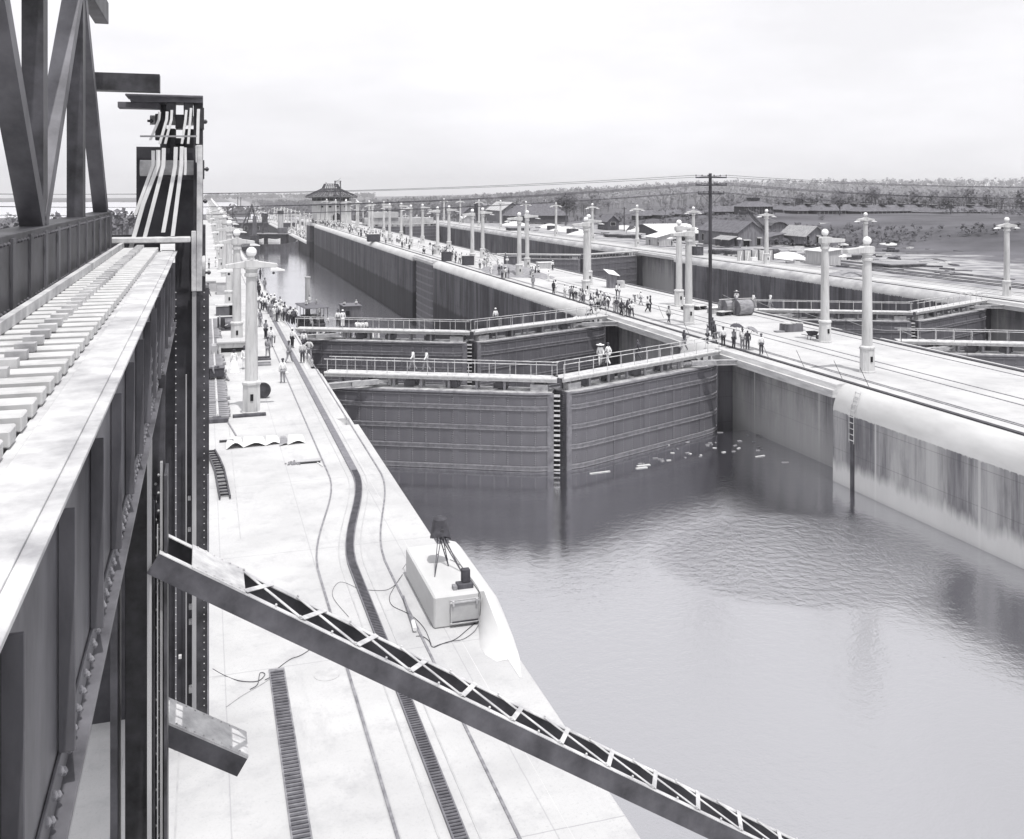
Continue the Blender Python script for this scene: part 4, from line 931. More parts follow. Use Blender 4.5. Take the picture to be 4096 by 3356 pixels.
wb = thing('wheelbarrow', 'dark wheelbarrow parked at the foot of a lamp on the centre wall', 'wheelbarrow', G(3250, 1358))
mb = MB(); vs = [(-.5,-.35,.75),(.45,-.35,.75),(.45,.35,.75),(-.5,.35,.75),(-.3,-.2,.38),(.3,-.2,.38),(.3,.2,.38),(-.3,.2,.38)]; mb.add(vs, [(4,5,6,7),(0,4,7,3)[::-1],(1,2,6,5),(0,1,5,4),(3,7,6,2)]); mb.build('tray', M_cloth, wb, recalc=False)
mb = MB(); mb.cyl((.55,-.04,.2),(.55,.04,.2),.2,n=14); mb.build('wheel', M_steel, wb)
for s_ in (-.25, .25): mb = MB(); mb.bar((.6,s_*.3,.2),(-1.0,s_,.5),.04,.05); mb.build('handle', M_wdark, wb); mb = MB(); mb.bar((-.3,s_,.42),(-.4,s_,0),.04,.04); mb.build('leg', M_wdark, wb)
for i, (px, py, lb) in enumerate(((2752,1238,'flat trolley just right of the slimmer lamp left of the pole'), (2800,1238,'flat trolley close behind the lamp next to the telegraph pole'), (2896,1262,'low truck with white boards left of the two big drums'))):
    t_ = thing('flat_trolley', lb, 'trolley', G(px, py), .3, 'trolleys on the centre wall'); mb = MB(); mb.bx(-.9,.9,-.45,.45,.42,.5); mb.build('bed', M_wlite, t_)
    for a in (-.6,.6): mb = MB(); mb.cyl((a,-.4,.2),(a,.4,.2),.2,n=12); mb.build('wheel', M_steel, t_)
def crate(name, label, cat, loc, d, m, mt=None, rz=0, lid=.06, grp=None):
    t_ = thing(name, label, cat, loc, rz, grp); mb = MB(); mb.bx(-d[0]/2,d[0]/2,-d[1]/2,d[1]/2,0,d[2]); mb.build('body', m, t_, bevel=.02)
    mb = MB(); mb.bx(-d[0]/2-.06,d[0]/2+.06,-d[1]/2-.06,d[1]/2+.06,d[2],d[2]+lid); mb.build('lid', mt or m, t_, bevel=.01); return t_
crate('white_chest', 'white chest with peaked lid behind the telegraph pole', 'chest', G(2862, 1252), (1.6,1,.6), M_boardl, M_roofw)
ck = thing('sentry_booth', 'narrow dark booth with a slanted pale board on top, on the centre wall', 'booth', G(2443, 1152)+Vector((.3,.3,0)))
mb = MB(); mb.bx(-.6,.55,-.5,.6,0,1.95); mb.build('body', M_board, ck, bevel=.02); mb = MB(); mb.add([(-.75,-.7,2.05),(.75,-1.1,1.75),(.6,.8,2.35),(-.9,1.0,2.6)]+[(-.75,-.7,2.0),(.75,-1.1,1.7),(.6,.8,2.3),(-.9,1.0,2.55)], [(0,1,2,3),(7,6,5,4),(0,4,5,1),(1,5,6,2),(2,6,7,3),(3,7,4,0)]); mb.build('slanted_top', M_canv, ck)
mb = MB(); mb.bx(.7,1.9,-.2,.6,0,.95); mb.build('side_bench', M_conc2, ck, bevel=.02)
crate('dark_shed', 'dark square shed at the east edge of the centre wall beyond the sand', 'shed', G(2048, 1058), (2.6,2,1.5), M_wdark, M_steel2)
crate('white_box', 'white box at the east edge of the centre wall, right of the paired lamps', 'box', G(2180, 1072), (2.8,1.6,1.), M_boardl, M_roofw)
crate('coal_cart', 'dark square cart standing among the crowd beside the lamp', 'cart', G(1872, 1060), (1.9,1.6,1.6), M_cloth)
crate('coal_cart', 'dark square cart farther back in the crowd', 'cart', G(1786, 1044), (1.7,1.6,1.7), M_cloth)
crate('coal_cart', 'dark cart standing alone beyond the crowd with a white lid', 'cart', G(1494, 966), (3.2,2.6,2.), M_cloth, M_wlite)
def mound(name, label, c, rx, ry, h, m, seed=1):
    vs = []; fs = []; n_ = 28; k_ = 9; rr = random.Random(seed)
    for j in range(k_+1):
        f = j/k_
        for i in range(n_):
            t_ = 2*PI*i/n_; w_ = 1+.16*math.sin(2*t_+seed)+.1*math.sin(3*t_+2*seed)+.05*rr.uniform(-1,1)
            vs.append((rx*(1-f)*w_*math.cos(t_), ry*(1-f)*w_*math.sin(t_), h*(math.sin(f*PI/2)**1.2)*(1+.06*rr.uniform(-1,1)) if j else -.05))
    for j in range(k_):
        for i in range(n_): fs.append((j*n_+i, j*n_+(i+1)%n_, (j+1)*n_+(i+1)%n_, (j+1)*n_+i))
    o = MB().add(vs, fs).build(name, m, None, smooth=True, recalc=False); o.location = c; return tag(o, label, 'sand heap')
mound('sand_mound', 'wide low grey sand mound on the centre wall between two pairs of lamps', G(2028, 1090)+Vector((1,0,0)), 3.8, 15, 1.2, M_wood, 2)
t_ = thing('leaning_planks', 'planks leaning together against a lamp foot beyond the sand mound', 'planks', G(1960, 1042))
for k in range(5): mb = MB(); mb.bar((-1.6+k*.25,-.1*k,2.6-.1*k),(.3+k*.35,-.6,.0),.25,.05); mb.build('plank', M_wlite if k % 2 else M_wood, t_)
# iron rods and the rope fence at the right
for i, (px, py, px2, py2) in enumerate(((3217,1470,3165,1428),(3369,1515,3352,1478),(3475,1546,3442,1505),(3075,1432,3052,1400),(2655,1272,2643,1245),(2760,1345,2750,1315))):
    a = G(px, py); b = a+Vector((-.5,.3,1.3)); o = MB().cyl(a, b, .02, n=5).build('iron_rod', M_steel, None); tag(o, ['slanting iron rod beside the rack rail, between the man with belt and the right edge', 'slanting iron rod left of the tallest lamp, at the rail', 'iron rod nearest the right edge, leaning over the rail', 'iron rod leaning next to the man who stands alone by the rail', 'iron rod at the rail left of the lone walking man', 'iron rod at the rail between the walker and the telegraph pole'][i], 'iron rod', 'iron rods set along the rack rail')
rp_ = thing('rope_fence', 'sagging rope fence on posts along the east edge of the centre wall', 'rope fence', (0,0,0))
pp = [Vector((60.1, y, 0)) for y in (66, 74, 82, 90, 98, 106)]
for p in pp: mb = MB(); mb.cyl(p, p+Vector((0,0,1.05)), .03, n=6); mb.build('post', M_steel, rp_)
mb = MB()
for a, b in zip(pp, pp[1:]): mb.tube([a.lerp(b, i/8)+Vector((0,0,1.0-.35*4*(i/8)*(1-i/8))) for i in range(9)], .018, 5)
mb.build('rope', M_rope, rp_)
ld = thing('iron_ladder', 'iron ladder let into the bare wall face near the right edge', 'ladder', (XC0-.02, 57.0, 0))
mb = MB(); mb.bx(-.03,.02,-.2,.2,-33,-1.8); mb.build('ladder_recess_shade', M_wdark, ld)  # flat dark strip on the face, painted for shade inside the ladder recess
mb = MB()
for k in range(9): z = -.2-.4*k; mb.box((-.1 if z < -1.6 else .45+.37*(z+.2), 0, z), (.05,.5,.05))
for s_ in (-.26,.26): mb.bar((-.08,s_,-3.6),(-.08,s_,-1.6),.04,.04); mb.bar((-.08,s_,-1.6),(.5,s_,-.1),.04,.04)
mb.build('rungs', M_lite, ld)

# floating scraps of timber by the gate
rr = random.Random(21)
fl = [(2574,1862,58,10),(2566,1872,50,9),(2400,1890,90,6),(2560,1855,20,5),(2940,1782,20,4),(3040,1825,46,4),(3140,1850,30,4),(2840,1772,16,6),(2750,1770,22,8),(2650,1845,14,6),(2690,1812,16,4),(2880,1730,24,4)]
for i in range(34): fl.append((rr.uniform(2560,3050), 0, rr.uniform(6,22), rr.uniform(3,6)))
for i in range(len(fl)):
    px, py, w_, h_ = fl[i]
    if not py: fl[i] = (px, 1740+ rr.uniform(0, 90)+max(0, (2750-px)*.2), w_, h_)
for i, (px, py, w_, h_) in enumerate(fl):
    p = G(px, py, -6.79); D = p.x*ST+p.y*CT; L_ = w_*D/FP; mb = MB(); mb.box((0,0,.0), (L_, .06+.02*h_, .035)); o = mb.build('driftwood', M_wlite if i < 3 or i % 5 == 0 else M_wood, None); o.location = p+Vector((0,0,.02)); o.rotation_euler = (0,0,rr.uniform(-.5,.6) if i > 2 else .1)
    lab = {0: 'longest bright floating board, upper of the pair before the gate', 1: 'lower of the pair of bright boards floating before the gate', 2: 'dull waterlogged plank floating left of the bright pair'}.get(i, 'scrap of timber floating in the corner between gate and wall')
    tag(o, lab, 'driftwood', 'timber scraps floating before the gate')
mb = MB(); mb.bar((0,0,0),(1.2,.3,.05),.12,.06); o = mb.build('plank', M_wlite, None); o.location = (8.5, 53.0, -6.9+0); tag(o, 'pale plank sticking out over the water below the west wall edge', 'plank'); o.location = GY(1533, 50.5, -4.6)
# ================= THE EAST YARD AND BEYOND =================
def gable(name, label, cat, loc, W_, L_, he, hr, wall, roof, rz=0, ridge='y', over=.5, hip=False, wins=(), stilts=0, grp=None, slab=.12, mono=None):
    """near-left corner of the plan at loc; W_ runs along x (to the right), L_ along y (away)"""
    t = thing(name, label, cat, loc, rz, grp); z0 = stilts
    if ridge == 'y': pr = [(0,z0),(W_,z0),(W_,he),(W_/2,hr),(0,he)]
    else: pr = [(0,z0),(L_,z0),(L_,he),(L_/2,hr),(0,he)]
    if mono: pr = [(0,z0),(W_ if ridge == 'y' else L_, z0),(W_ if ridge == 'y' else L_, mono),(0,he)]
    if hip: pr = [(p[0], min(p[1], he)) for p in pr if p[1] <= he+1e-6]
    mb = MB(); mb.prism(pr, 0, L_ if ridge == 'y' else W_, 'y' if ridge == 'y' else 'x'); wl = mb.build('wall', wall, t)
    mb = MB(); o_ = over; th = slab
    if hip:
        e = [(-o_,-o_),(W_+o_,-o_),(W_+o_,L_+o_),(-o_,L_+o_)]
        if W_ >= L_: rg = [(L_/2, L_/2), (W_-L_/2, L_/2)]; 
        else: rg = [(W_/2, W_/2), (W_/2, L_-W_/2)]
        hz_ = he+.02; vs = [(x,y,hz_) for x,y in e]+[(x,y,hr) for x,y in rg]
        if W_ >= L_: fs = [(0,1,5,4),(1,2,5),(2,3,4,5),(3,0,4),(3,2,1,0)]
        else: fs = [(0,1,4),(1,2,5,4),(2,3,5),(3,0,4,5),(3,2,1,0)]
        mb.add(vs, fs)
    else:
        S_ = W_ if ridge == 'y' else L_; E_ = L_ if ridge == 'y' else W_
        if mono:
            dz = (mono-he)/S_; pr = [(-o_,he-dz*o_+.02),(S_+o_,mono+dz*o_+.02),(S_+o_,mono+dz*o_+.02+th),(-o_,he-dz*o_+.02+th)]
        else:
            dz = (hr-he)/(S_/2); pr = [(-o_,he-dz*o_+.02),(S_/2,hr+.02),(S_+o_,he-dz*o_+.02),(S_+o_,he-dz*o_+.02+th),(S_/2,hr+.02+th),(-o_,he-dz*o_+.02+th)]
        mb.prism(pr, -o_, E_+o_, 'y' if ridge == 'y' else 'x')
    mb.build('roof', roof, t)
    for (face, a, b, z_, h_, kind) in wins:   # face: 's' near side (y=0), 'w' left side (x=0)
        mb = MB(); q = .05
        if face == 's': mb.bx(a-.08, b+.08, -q, -.01, z_-.08, z_+h_+.08)
        else: mb.bx(-q, -.01, a-.08, b+.08, z_-.08, z_+h_+.08)
        f = mb.build('door' if kind == 'd' else 'window', M_wlite if kind != 'v' else wall, t); mb = MB()
        if face == 's': mb.bx(a, b, -q-.02, -q-.002, z_, z_+h_)
        else: mb.bx(-q-.02, -q-.002, a, b, z_, z_+h_)
        mb.build('pane' if kind != 'd' else 'opening', M_black, f)
        if kind == 'h':
            mb = MB()
            if face == 's': mb.add([(a-.15,-.08,z_+h_+.35),(b+.15,-.08,z_+h_+.35),(b+.15,-.8,z_+h_+.02),(a-.15,-.8,z_+h_+.02)], [(0,1,2,3)])
            else: mb.add([(-.08,a-.15,z_+h_+.35),(-.08,b+.15,z_+h_+.35),(-.8,b+.15,z_+h_+.02),(-.8,a-.15,z_+h_+.02)], [(0,1,2,3)])
            mb.build('hood', M_roofm, f, recalc=False)
    if stilts:
        mb = MB()
        for i in range(6):
            for j in range(4): mb.bx(W_*i/5-.12 if i else 0, W_*i/5+.12 if i < 5 else W_, max(0, L_*j/3-.12), min(L_, L_*j/3+.12), -.3, z0)
        mb.build('footings', M_wdark, t)
    return t
g0 = -.15
# positions read from the survey; corner = nearest corner (left end of the side facing the locks' far end)
def C_(px, py, z=g0): return G(px, py, z)
gable('barn', 'big dark board barn with broad tarred roof right of the telegraph pole', 'barn', C_(2952, 989), 7.4, 20, 3.6, 6.1, M_board, M_roofd, wins=(('s',5.2,6.2,.4,1.7,'h'),('s',1.4,3.2,.1,1.5,'h'),('w',8,9.,.9,1.7,'w'),('w',13,14.,.9,1.7,'w'),('w',17,18.,.9,1.7,'w')), over=.4)
gable('lean_to', 'low dark lean-to along the left side of the big barn', 'shed', C_(2952, 991)+Vector((-1.6,1.2,0)), 1.4, 7, 1.9, 2.3, M_wdark, M_roofm, mono=2.4)
t_ = thing('gas_pump', 'small dark post box with a pale cap before the barn', 'post', C_(2955, 993)+Vector((-.4,-1,0))); mb = MB(); mb.bx(-.3,.3,-.3,.3,0,2.2); mb.build('post', M_board, t_); mb = MB(); mb.lathe([(.7,2.2),(.45,2.5),(.02,2.6)], n=10); mb.build('cap', M_canv, t_)
gable('shed', 'lower dark annex with a slatted vent right of the barn', 'shed', C_(3075, 985), 4.2, 6, 2.2, 3.2, M_board, M_roofd, mono=3.0, wins=(('s',1.6,2.8,.5,1.5,'v'),))
gable('shed', 'shed on footings with a light streaked roof, left of the white roofed hut', 'shed', C_(3225, 990), 9.0*.62, 11, 2.9, 5.0, M_board, M_roofm, stilts=.7, over=.55, wins=(('s',2.8,3.7,1.2,1.4,'h'),('s',.15,.9,.75,2.,'d')))
gable('hut', 'pale board hut with a nearly flat white roof behind the lamp at right', 'hut', C_(3299, 1067), 3.4, 6, 2.65, 2.9, M_boardl, M_roofw, mono=3.05, over=.3)
gable('hut', 'pale hut with a white sloping roof left of the telegraph pole', 'hut', C_(2627, 986), 4.6, 6.4, 2.2, 2.7, M_boardl, M_roofw, mono=3.3, over=.4)
gable('shed', 'open shed with a bright white roof behind the pale hut', 'shed', C_(2640, 966), 12.5, 9, 2.6, 4.0, M_wdark, M_roofw, ridge='x', over=.6, mono=4.2)
gable('shed', 'white roofed open shed reaching behind the telegraph pole', 'shed', C_(2745, 966), 7, 7, 2.2, 3., M_wdark, M_roofw, ridge='x', mono=3.1)
gable('shed', 'long low dark shed up the slope behind the white roofed sheds', 'shed', C_(2588, 936), 12, 6, 3.0, 3.4, M_wdark, M_roofd, ridge='x', mono=2.6, over=.6)
gable('shed', 'small dark gabled shed with a doorway in the middle of the yard', 'shed', C_(2430, 920), 7.2*.6, 9, 3., 4.9, M_wdark, M_roofd, wins=(('s',1.2,3.0,1.5,1.2,'d'),), over=.4)
gable('warehouse', 'tall gabled store with striped sheet roof and white framed windows', 'warehouse', C_(2008, 889), 9.5, 24, 5.2, 8.6, M_board, mat('striped_sheet_roof', .14, .6, .1, .35, v2=.66, stretch=(.02, 2.2, .02), det=2), wins=(('s',1.6,3.4,2,2.4,'w'),('s',6.8,8.2,2,2.0,'w'),('s',4.2,5.4,5.6,1.2,'w')), over=.5)
gable('warehouse', 'long dark roofed warehouse right of the striped roof store', 'warehouse', C_(2040, 893), 26, 10, 3.0, 8.0, M_wdark, M_roofd, ridge='x', over=.6, hip=True)
gable('cottage', 'small grey gabled cottage left of the two dark chimneys', 'cottage', C_(1851, 884), 6.4, 9, 3.4, 6.0, M_board, M_roofd, over=.6, wins=(('s',2.4,4,1.2,1.4,'w'),))
gable('cottage', 'small white gabled cottage in front of the grey one', 'cottage', C_(1856, 892), 3.2, 4, 2.1, 3.2, M_boardl, M_roofw, over=.4)
for i, px in enumerate((1901, 1909)):
    mb = MB(); mb.cyl((0,0,0),(0,0,8.4),.55,n=12); o = mb.build('smokestack', M_cloth, None, smooth=True); o.location = C_(px, 882); tag(o, ['left of the two dark smokestacks by the cottage', 'right of the two dark smokestacks by the cottage'][i], 'smokestack')
gable('cottage', 'tiny tent-like roof hut on the sand between the lamps', 'hut', C_(2520, 925), 2.4, 2.5, .3, 1.7, M_boardl, M_wdark, over=.3)
gable('shed', 'low wide roofed shed in the hollow right of the streaked roof shed', 'shed', C_(3305, 937), 7.5, 5, 1.6, 3.4, M_wdark, M_roofm, ridge='x', over=.8)
gable('shed', 'small low shed right of the wide roofed one, before the bank scrub', 'shed', C_(3425, 940), 4, 4, 1.3, 2.4, M_wdark, M_roofd, over=.6)
# barracks up the bank
def D_at(px, py, D): z = HC-(py-HY)*D/FP; X = D*(px-CX)/FP; return Vector((X*CT+D*ST, -X*ST+D*CT, z))
for i, (px, py, D, W_, lb) in enumerate(((2553,886,400,12,'leftmost hip roofed barrack on the bank, before a pale roof'), (2645,884,395,13,'second hip roofed barrack on the bank from the left'), (2738,881,390,10,'hip roofed barrack just left of the telegraph pole'),(2850,871,385,16,'hip roofed barrack just right of the telegraph pole'))):
    p = D_at(px, py, D); gable('barrack', lb, 'barrack', p, W_, 6.5, 2.3, 4.5, M_wdark, M_roofd, hip=True, over=.8, grp='barracks on the bank', wins=[('s', 1+2*k, 1.9+2*k, .6, 1.2, 'v') for k in range(int(W_/2)-1)])
for i, (px, py, D, W_, lb) in enumerate(((3190,872,400,15,'long veranda barrack nearest the kiosk building'), (3275,872,396,26,'long veranda barrack left of the big tree'), (3440,875,392,36,'long veranda barrack right of the big tree'), (3720,879,388,36,'long veranda barrack at the far right'), (3130,866,415,8,'small dark roof behind the derrick crane'))):
    p = D_at(px, py, D); t_ = gable('barrack', lb, 'barrack', p, W_, 9, 2.9, 5.4, M_wdark, M_roofd, hip=True, over=1.0, grp='barracks on the bank')
    for k in range(int(W_/2)+1): mb = MB(); mb.bx(2*k-.08, 2*k+.08, -.9, -.75, 0, 2.7); mb.build('veranda_post', M_wood, t_)
    for k in range(max(1, int(W_/9))):
        x = W_*(k+.5)/max(1, int(W_/9)); mb = MB(); mb.bx(x-1, x+1, 2.2, 4.6, 5.3, 5.8); mb.build('vent', M_cloth, t_); mb = MB(); mb.bx(x-1.4, x+1.4, 1.8, 5., 5.8, 5.95); mb.build('vent_roof', M_roofm, t_)
p = D_at(2990, 871, 375); t_ = gable('dining_hall', 'large screened hall with hipped roof and ridge vent above the derrick', 'hall', p, 11, 10, 4.2, 7.2, M_wdark, M_roofd, hip=True, over=.9)
for k in range(10): mb = MB(); mb.bx(k*1.2+.0, k*1.2+.12, -.5, -.35, 0, 4.2); mb.build('screen_post', M_wood, t_)
mb = MB(); mb.bx(3.6,7.4,3.2,6.8,6.7,7.5); mb.build('ridge_vent', M_cloth, t_); mb = MB(); mb.bx(3.3,7.7,2.9,7.1,7.5,7.7); mb.build('vent_roof', M_roofd, t_)
# derrick crane
dk = thing('derrick_crane', 'railway crane with raised lattice jib and round roofed cab behind the barn', 'crane', C_(3085, 950))
mb = MB(); mb.prism([(0,1.2),(5,1.2),(5,3.4),(4.2,4.1),(2.5,4.4),(.8,4.1),(0,3.4)], 0, 5, 'y'); mb.build('cab', M_board, dk)
mb = MB(); mb.prism([(-.4,3.3),(.8,4.12),(2.5,4.43),(4.2,4.12),(5.4,3.3),(5.4,3.45),(4.2,4.3),(2.5,4.6),(.8,4.3),(-.4,3.45)], -.6, 5.6, 'y'); mb.build('cab_roof', M_steel, dk)
mb = MB(); mb.bx(.2,4.8,.2,5,.5,1.2); mb.build('truck', M_steel, dk)
for x in (.6, 2.2, 4.2):
    mb = MB(); mb.cyl((x,0,.4),(x,.2,.4),.4,n=12); mb.build('wheel', M_steel, dk)
mb = MB(); tip = Vector((-7.6,1.5,8.4)); ft = Vector((-.6,1.5,1.6))
for s_ in (-.5,.5):
    mb.bar(ft+Vector((0,s_,-.35)), tip+Vector((0,s_*.6,-.2)), .16,.16); mb.bar(ft+Vector((0,s_,.35)), tip+Vector((0,s_*.6,.2)), .16,.16)
for k in range(12): a = ft.lerp(tip, k/12); b = ft.lerp(tip, (k+1)/12); mb.bar(a+Vector((0,-.45,-.3)), b+Vector((0,-.45,.3)), .07,.07); mb.bar(a+Vector((0,-.5,.3)), a+Vector((0,.5,.3)), .07,.07)
mb.build('jib', M_steel, dk); mb = MB(); mb.bar(tip, (3,1.5,4.6), .05,.05); mb.build('stay', M_rope, dk)
# yard stuff
fm = thing('formwork', 'row of light formwork panels propped by slanting braces beside the east wall lamp', 'formwork', C_(2950, 1046))
for k in range(5):
    x = .0+k*1.62; mb = MB(); mb.bx(x, x+1.35, 0, .1, .1, 2.1); pn = mb.build('panel', M_wlite if k % 2 else M_boardl, fm)
    mb = MB(); mb.bx(x+1.36, x+1.56, -.1,.25,.05,2.2); mb.build('stud', M_wdark, pn); mb = MB(); mb.bar((x+.9,-.02,1.9),(x-.6,-1.9,.0),.12,.1); mb.build('brace', M_wlite, pn)
mb = MB(); mb.bx(1.9,3.1,-2.2,-1.2,.1,.9); mb.build('trestle', M_canv, fm)
mound('sand_heap', 'white sand heap beside the formwork and the east wall lamp', C_(3158, 1040)+Vector((.5,1,0)), 3.3, 6, 1.5, mat('white_sand', .7, .95, .06, 4), 4)
mound('sand_heap', 'flat pale gravel heap below the white roofed hut', C_(3390, 1105)+Vector((1,1,0)), 5, 5, .8, M_wood, 6)
for i, (px, py, a, b, h) in enumerate(((2500,915,6,10,1.2),(2570,925,7,7,1.4),(2270,925,6,18,1.5),(2200,912,5,9,1.6),(2320,940,4,8,1.2),(2060,902,5,9,1.6),(2870,962,5,8,1.),(3560,985,3,5,.9))):
    mound('spoil_heap', ['pale spoil heap left of the lamp by the white sheds', 'pale spoil heap just behind the lamp by the white sheds', 'long whitish spoil heap right of the dark tree', 'whitish spoil heap with dark boxes before it', 'low spoil heap near the dark gabled shed', 'spoil heap below the long warehouse', 'low spoil heap before the barn', 'spoil heap at the right end of the yard'][i], C_(px, py), a, b, h, M_sand, 10+i)
for i, (px, py, d, lb) in enumerate(((2763,1022,(1.7,1.7,1.9),'dark square tank at the foot of the paired lamps'), (2793,1024,(1.6,1.6,1.9),'dark square tank just left of the telegraph pole'), (2204,922,(1.9,3,1.6),'dark box near the left spoil heap'), (2290,936,(2.6,4,1.6),'dark flat box before the long spoil heap'))):
    crate('tank', lb, 'tank', C_(px, py), d, M_wdark, M_steel)
for i, (px, py, W_, L_, H_, lb) in enumerate(((2860,1020,5.5,3,1.3,'dark stacked lumber right of the telegraph pole'), (2925,1027,4.5,3,1.5,'dark stacked lumber left of the formwork'), (3385,1040,5,8,1.1,'dark stacked sleepers right of the pale hut'), (2435,952,7,4,1.2,'dark stacked lumber behind the east wall rail, far'), (2490,955,6,4,1.2,'second dark lumber stack behind the east wall rail'), (2040,925,7,5,1.3,'long pile of dark timber near the far gate end'), (3560,1075,8,6,.8,'dark timber pile at the right side of the yard'))):
    t_ = thing('lumber_stack', lb, 'lumber', C_(px, py)); rr = random.Random(i)
    for k in range(4): mb = MB(); mb.box((W_/2+rr.uniform(-.2,.2), L_/2, H_*(k+.5)/4), (W_, L_, H_/4-.05), rz=rr.uniform(-.03,.03)); mb.build('layer', M_wdark if k < 3 else M_wood, t_)
bl = thing('boiler', 'dark cylindrical boiler lying behind the lamp beside the sand heap', 'boiler', C_(3075, 1034)); mb = MB(); mb.cyl((-.9,1,.95),(3.0,1.6,.95),.9,n=20); mb.build('drum', M_steel, bl, smooth=True); mb = MB(); mb.bx(-.5,2.6,.6,1.8,0,.3); mb.build('cradle', M_wdark, bl)
# scattered boards and rubbish: each a small thing
rr = random.Random(31)
for i in range(230):
    px = rr.uniform(1900, 3600) if i < 90 else rr.uniform(2850, 3900); yb = 1.0; t_ = (px-1900)/1700; py = rr.uniform(900+80*t_, 930+170*t_) if px > 2300 else rr.uniform(885, 925)
    p = C_(px, py)
    if p.x < 104.5: continue
    L_ = rr.uniform(.8, 4.2); mb = MB(); mb.box((0,0,.15), (L_, rr.uniform(.2,1.2), rr.uniform(.1,.7))); o = mb.build('timber', (M_wood, M_wdark, M_wlite, M_wdark)[i % 4], None); o.location = p; o.rotation_euler = (0,0,rr.uniform(0,3))
    ql = ('long' if L_ > 2.4 else 'short')+' '+('grey', 'dark', 'pale', 'dark')[i % 4]; pos = 'left of the telegraph pole' if px < 2840 else 'between telegraph pole and pale hut' if px < 3300 else 'at the yard right end'
    tag(o, f'{ql} timber lying loose {pos}', 'timber', f'{ql} loose timbers {pos}')
# yard railway
for i, (x, y0, y1) in enumerate(((109, 60, 175), (112.6, 60, 190), (117.5, 120, 330))):
    t_ = thing('yard_track', ['yard railway track nearest the east wall at right', 'second yard railway track at right', 'long yard railway track running behind the sheds'][i], 'railway track', (x, 0, g0))
    for s_ in (-.75,.75): mb = MB(); mb.bx(s_-.05, s_+.05, y0, y1, .12,.27); mb.build('rail', M_rail, t_)
    mb = MB(); mb.bx(-1.25,1.25,0,.35,0,.12); tt_ = mb.build('tie', M_wdark, t_); tt_.location = (0,y0,0)
    for k in range(1, 95):
        o = tt_.copy(); sc.collection.objects.link(o); o.location = (0, y0+k*(y1-y0)/95, 0)
for i, (px, py, D, h) in enumerate(((2497,918,330,7.5),(2692,905,420,8),(2740,903,430,7.5),(2860,868,440,7),(3208,846,420,8),(2664,905,400,6),(2760,898,400,6))):
    p = D_at(px, py, D); t_ = thing('utility_pole', ['dark post right of the dark gabled shed', 'thin pole behind the hip roofed barracks, left one', 'thin pole behind the hip roofed barracks, right one', 'thin pole with a cross bar right of the telegraph pole', 'thin pole between hall and barracks', 'short thin pole left of the lamp by the white sheds', 'short thin pole before the bank'][i], 'utility pole', p)
    mb = MB(); mb.cyl((0,0,-2),(0,0,h),.14,n=6); mb.build('shaft', M_pole, t_); mb = MB(); mb.bx(-.9,.9,-.05,.05,h-.6,h-.45); mb.build('cross_arm', M_pole, t_)
# ---- trees and jungle ----
def leaves(mb, c, R, n, sz, rr, flat=.8, gaps=5):
    lobes = [(rr.uniform(-.6,.6)*R, rr.uniform(-.6,.6)*R, rr.uniform(-.45,.55)*R*flat, rr.uniform(.35,.6)*R) for _ in range(gaps)]
    for i in range(n):
        lx, ly, lz, lr = rr.choice(lobes); v = Vector((rr.gauss(0,1), rr.gauss(0,1), rr.gauss(0,1))).normalized()*lr*rr.uniform(.6,1.08)
        p = Vector(c)+Vector((lx, ly, lz))+Vector((v.x, v.y, v.z*flat)); a = Vector((rr.gauss(0,1), rr.gauss(0,1), rr.gauss(0,.7))).normalized()*sz*rr.uniform(.5,1.2); b = a.orthogonal().normalized()*sz*rr.uniform(.4,.9)
        mb.add([p-a-b*.4, p+b, p+a-b*.2, p-b*.9], [(0,1,2,3)])
def tree(label, loc, h, R, n, seed, m=M_leaf, grp=None, trunk=.35):
    rr = random.Random(seed); t = thing('tree', label, 'tree', loc, 0, grp)
    mb = MB(); mb.cyl((0,0,-1),(.05*h,0,h*.55),trunk,trunk*.55,n=8)
    for k in range(6): a = rr.uniform(0, 6.28); mb.cyl((.03*h,0,h*rr.uniform(.35,.55)), (R*.7*math.cos(a), R*.7*math.sin(a), h*rr.uniform(.6,.85)), trunk*.4, trunk*.12, n=5)
    mb.build('trunk', M_bark, t); mb = MB(); leaves(mb, (0,0,h-R*.75), R, n, R*.085, rr, .85, 9); mb.build('crown', m, t, recalc=False); return t
tree('broad dark tree standing alone behind a two-armed lamp left of centre', D_at(2262, 895, 380), 11.5, 4.6, 1500, 1, trunk=.4)
tree('tall dark tree rising between the long veranda barracks', D_at(3356, 880, 378), 10, 3.4, 1300, 2)
tree('slim palm-like tree behind the hip roofed barracks', D_at(2660, 890, 370), 8.5, 1.7, 350, 3, trunk=.14)
tree('thin bushy tree behind the second barrack', D_at(2730, 884, 372), 5.5, 1.9, 350, 4, trunk=.12)
tree('round dark bush on the skyline of the dark slope', D_at(2432, 838, 470), 5, 2.8, 500, 5, trunk=.2)
tree('small dark bushes at the foot of the right bank, left clump', D_at(3385, 935, 290), 3.5, 2., 450, 6, trunk=.1)
tree('small dark bushes at the foot of the right bank, right clump', D_at(3480, 932, 290), 3.5, 2.6, 500, 7, trunk=.1)
tree('broad dark tree at the right end of the bank', D_at(3800, 885, 380), 11, 4.5, 1200, 8)
tree('dark bush in the hollow behind the streaked roof shed', D_at(3290, 878, 330), 2.6, 2.0, 350, 9, trunk=.1)
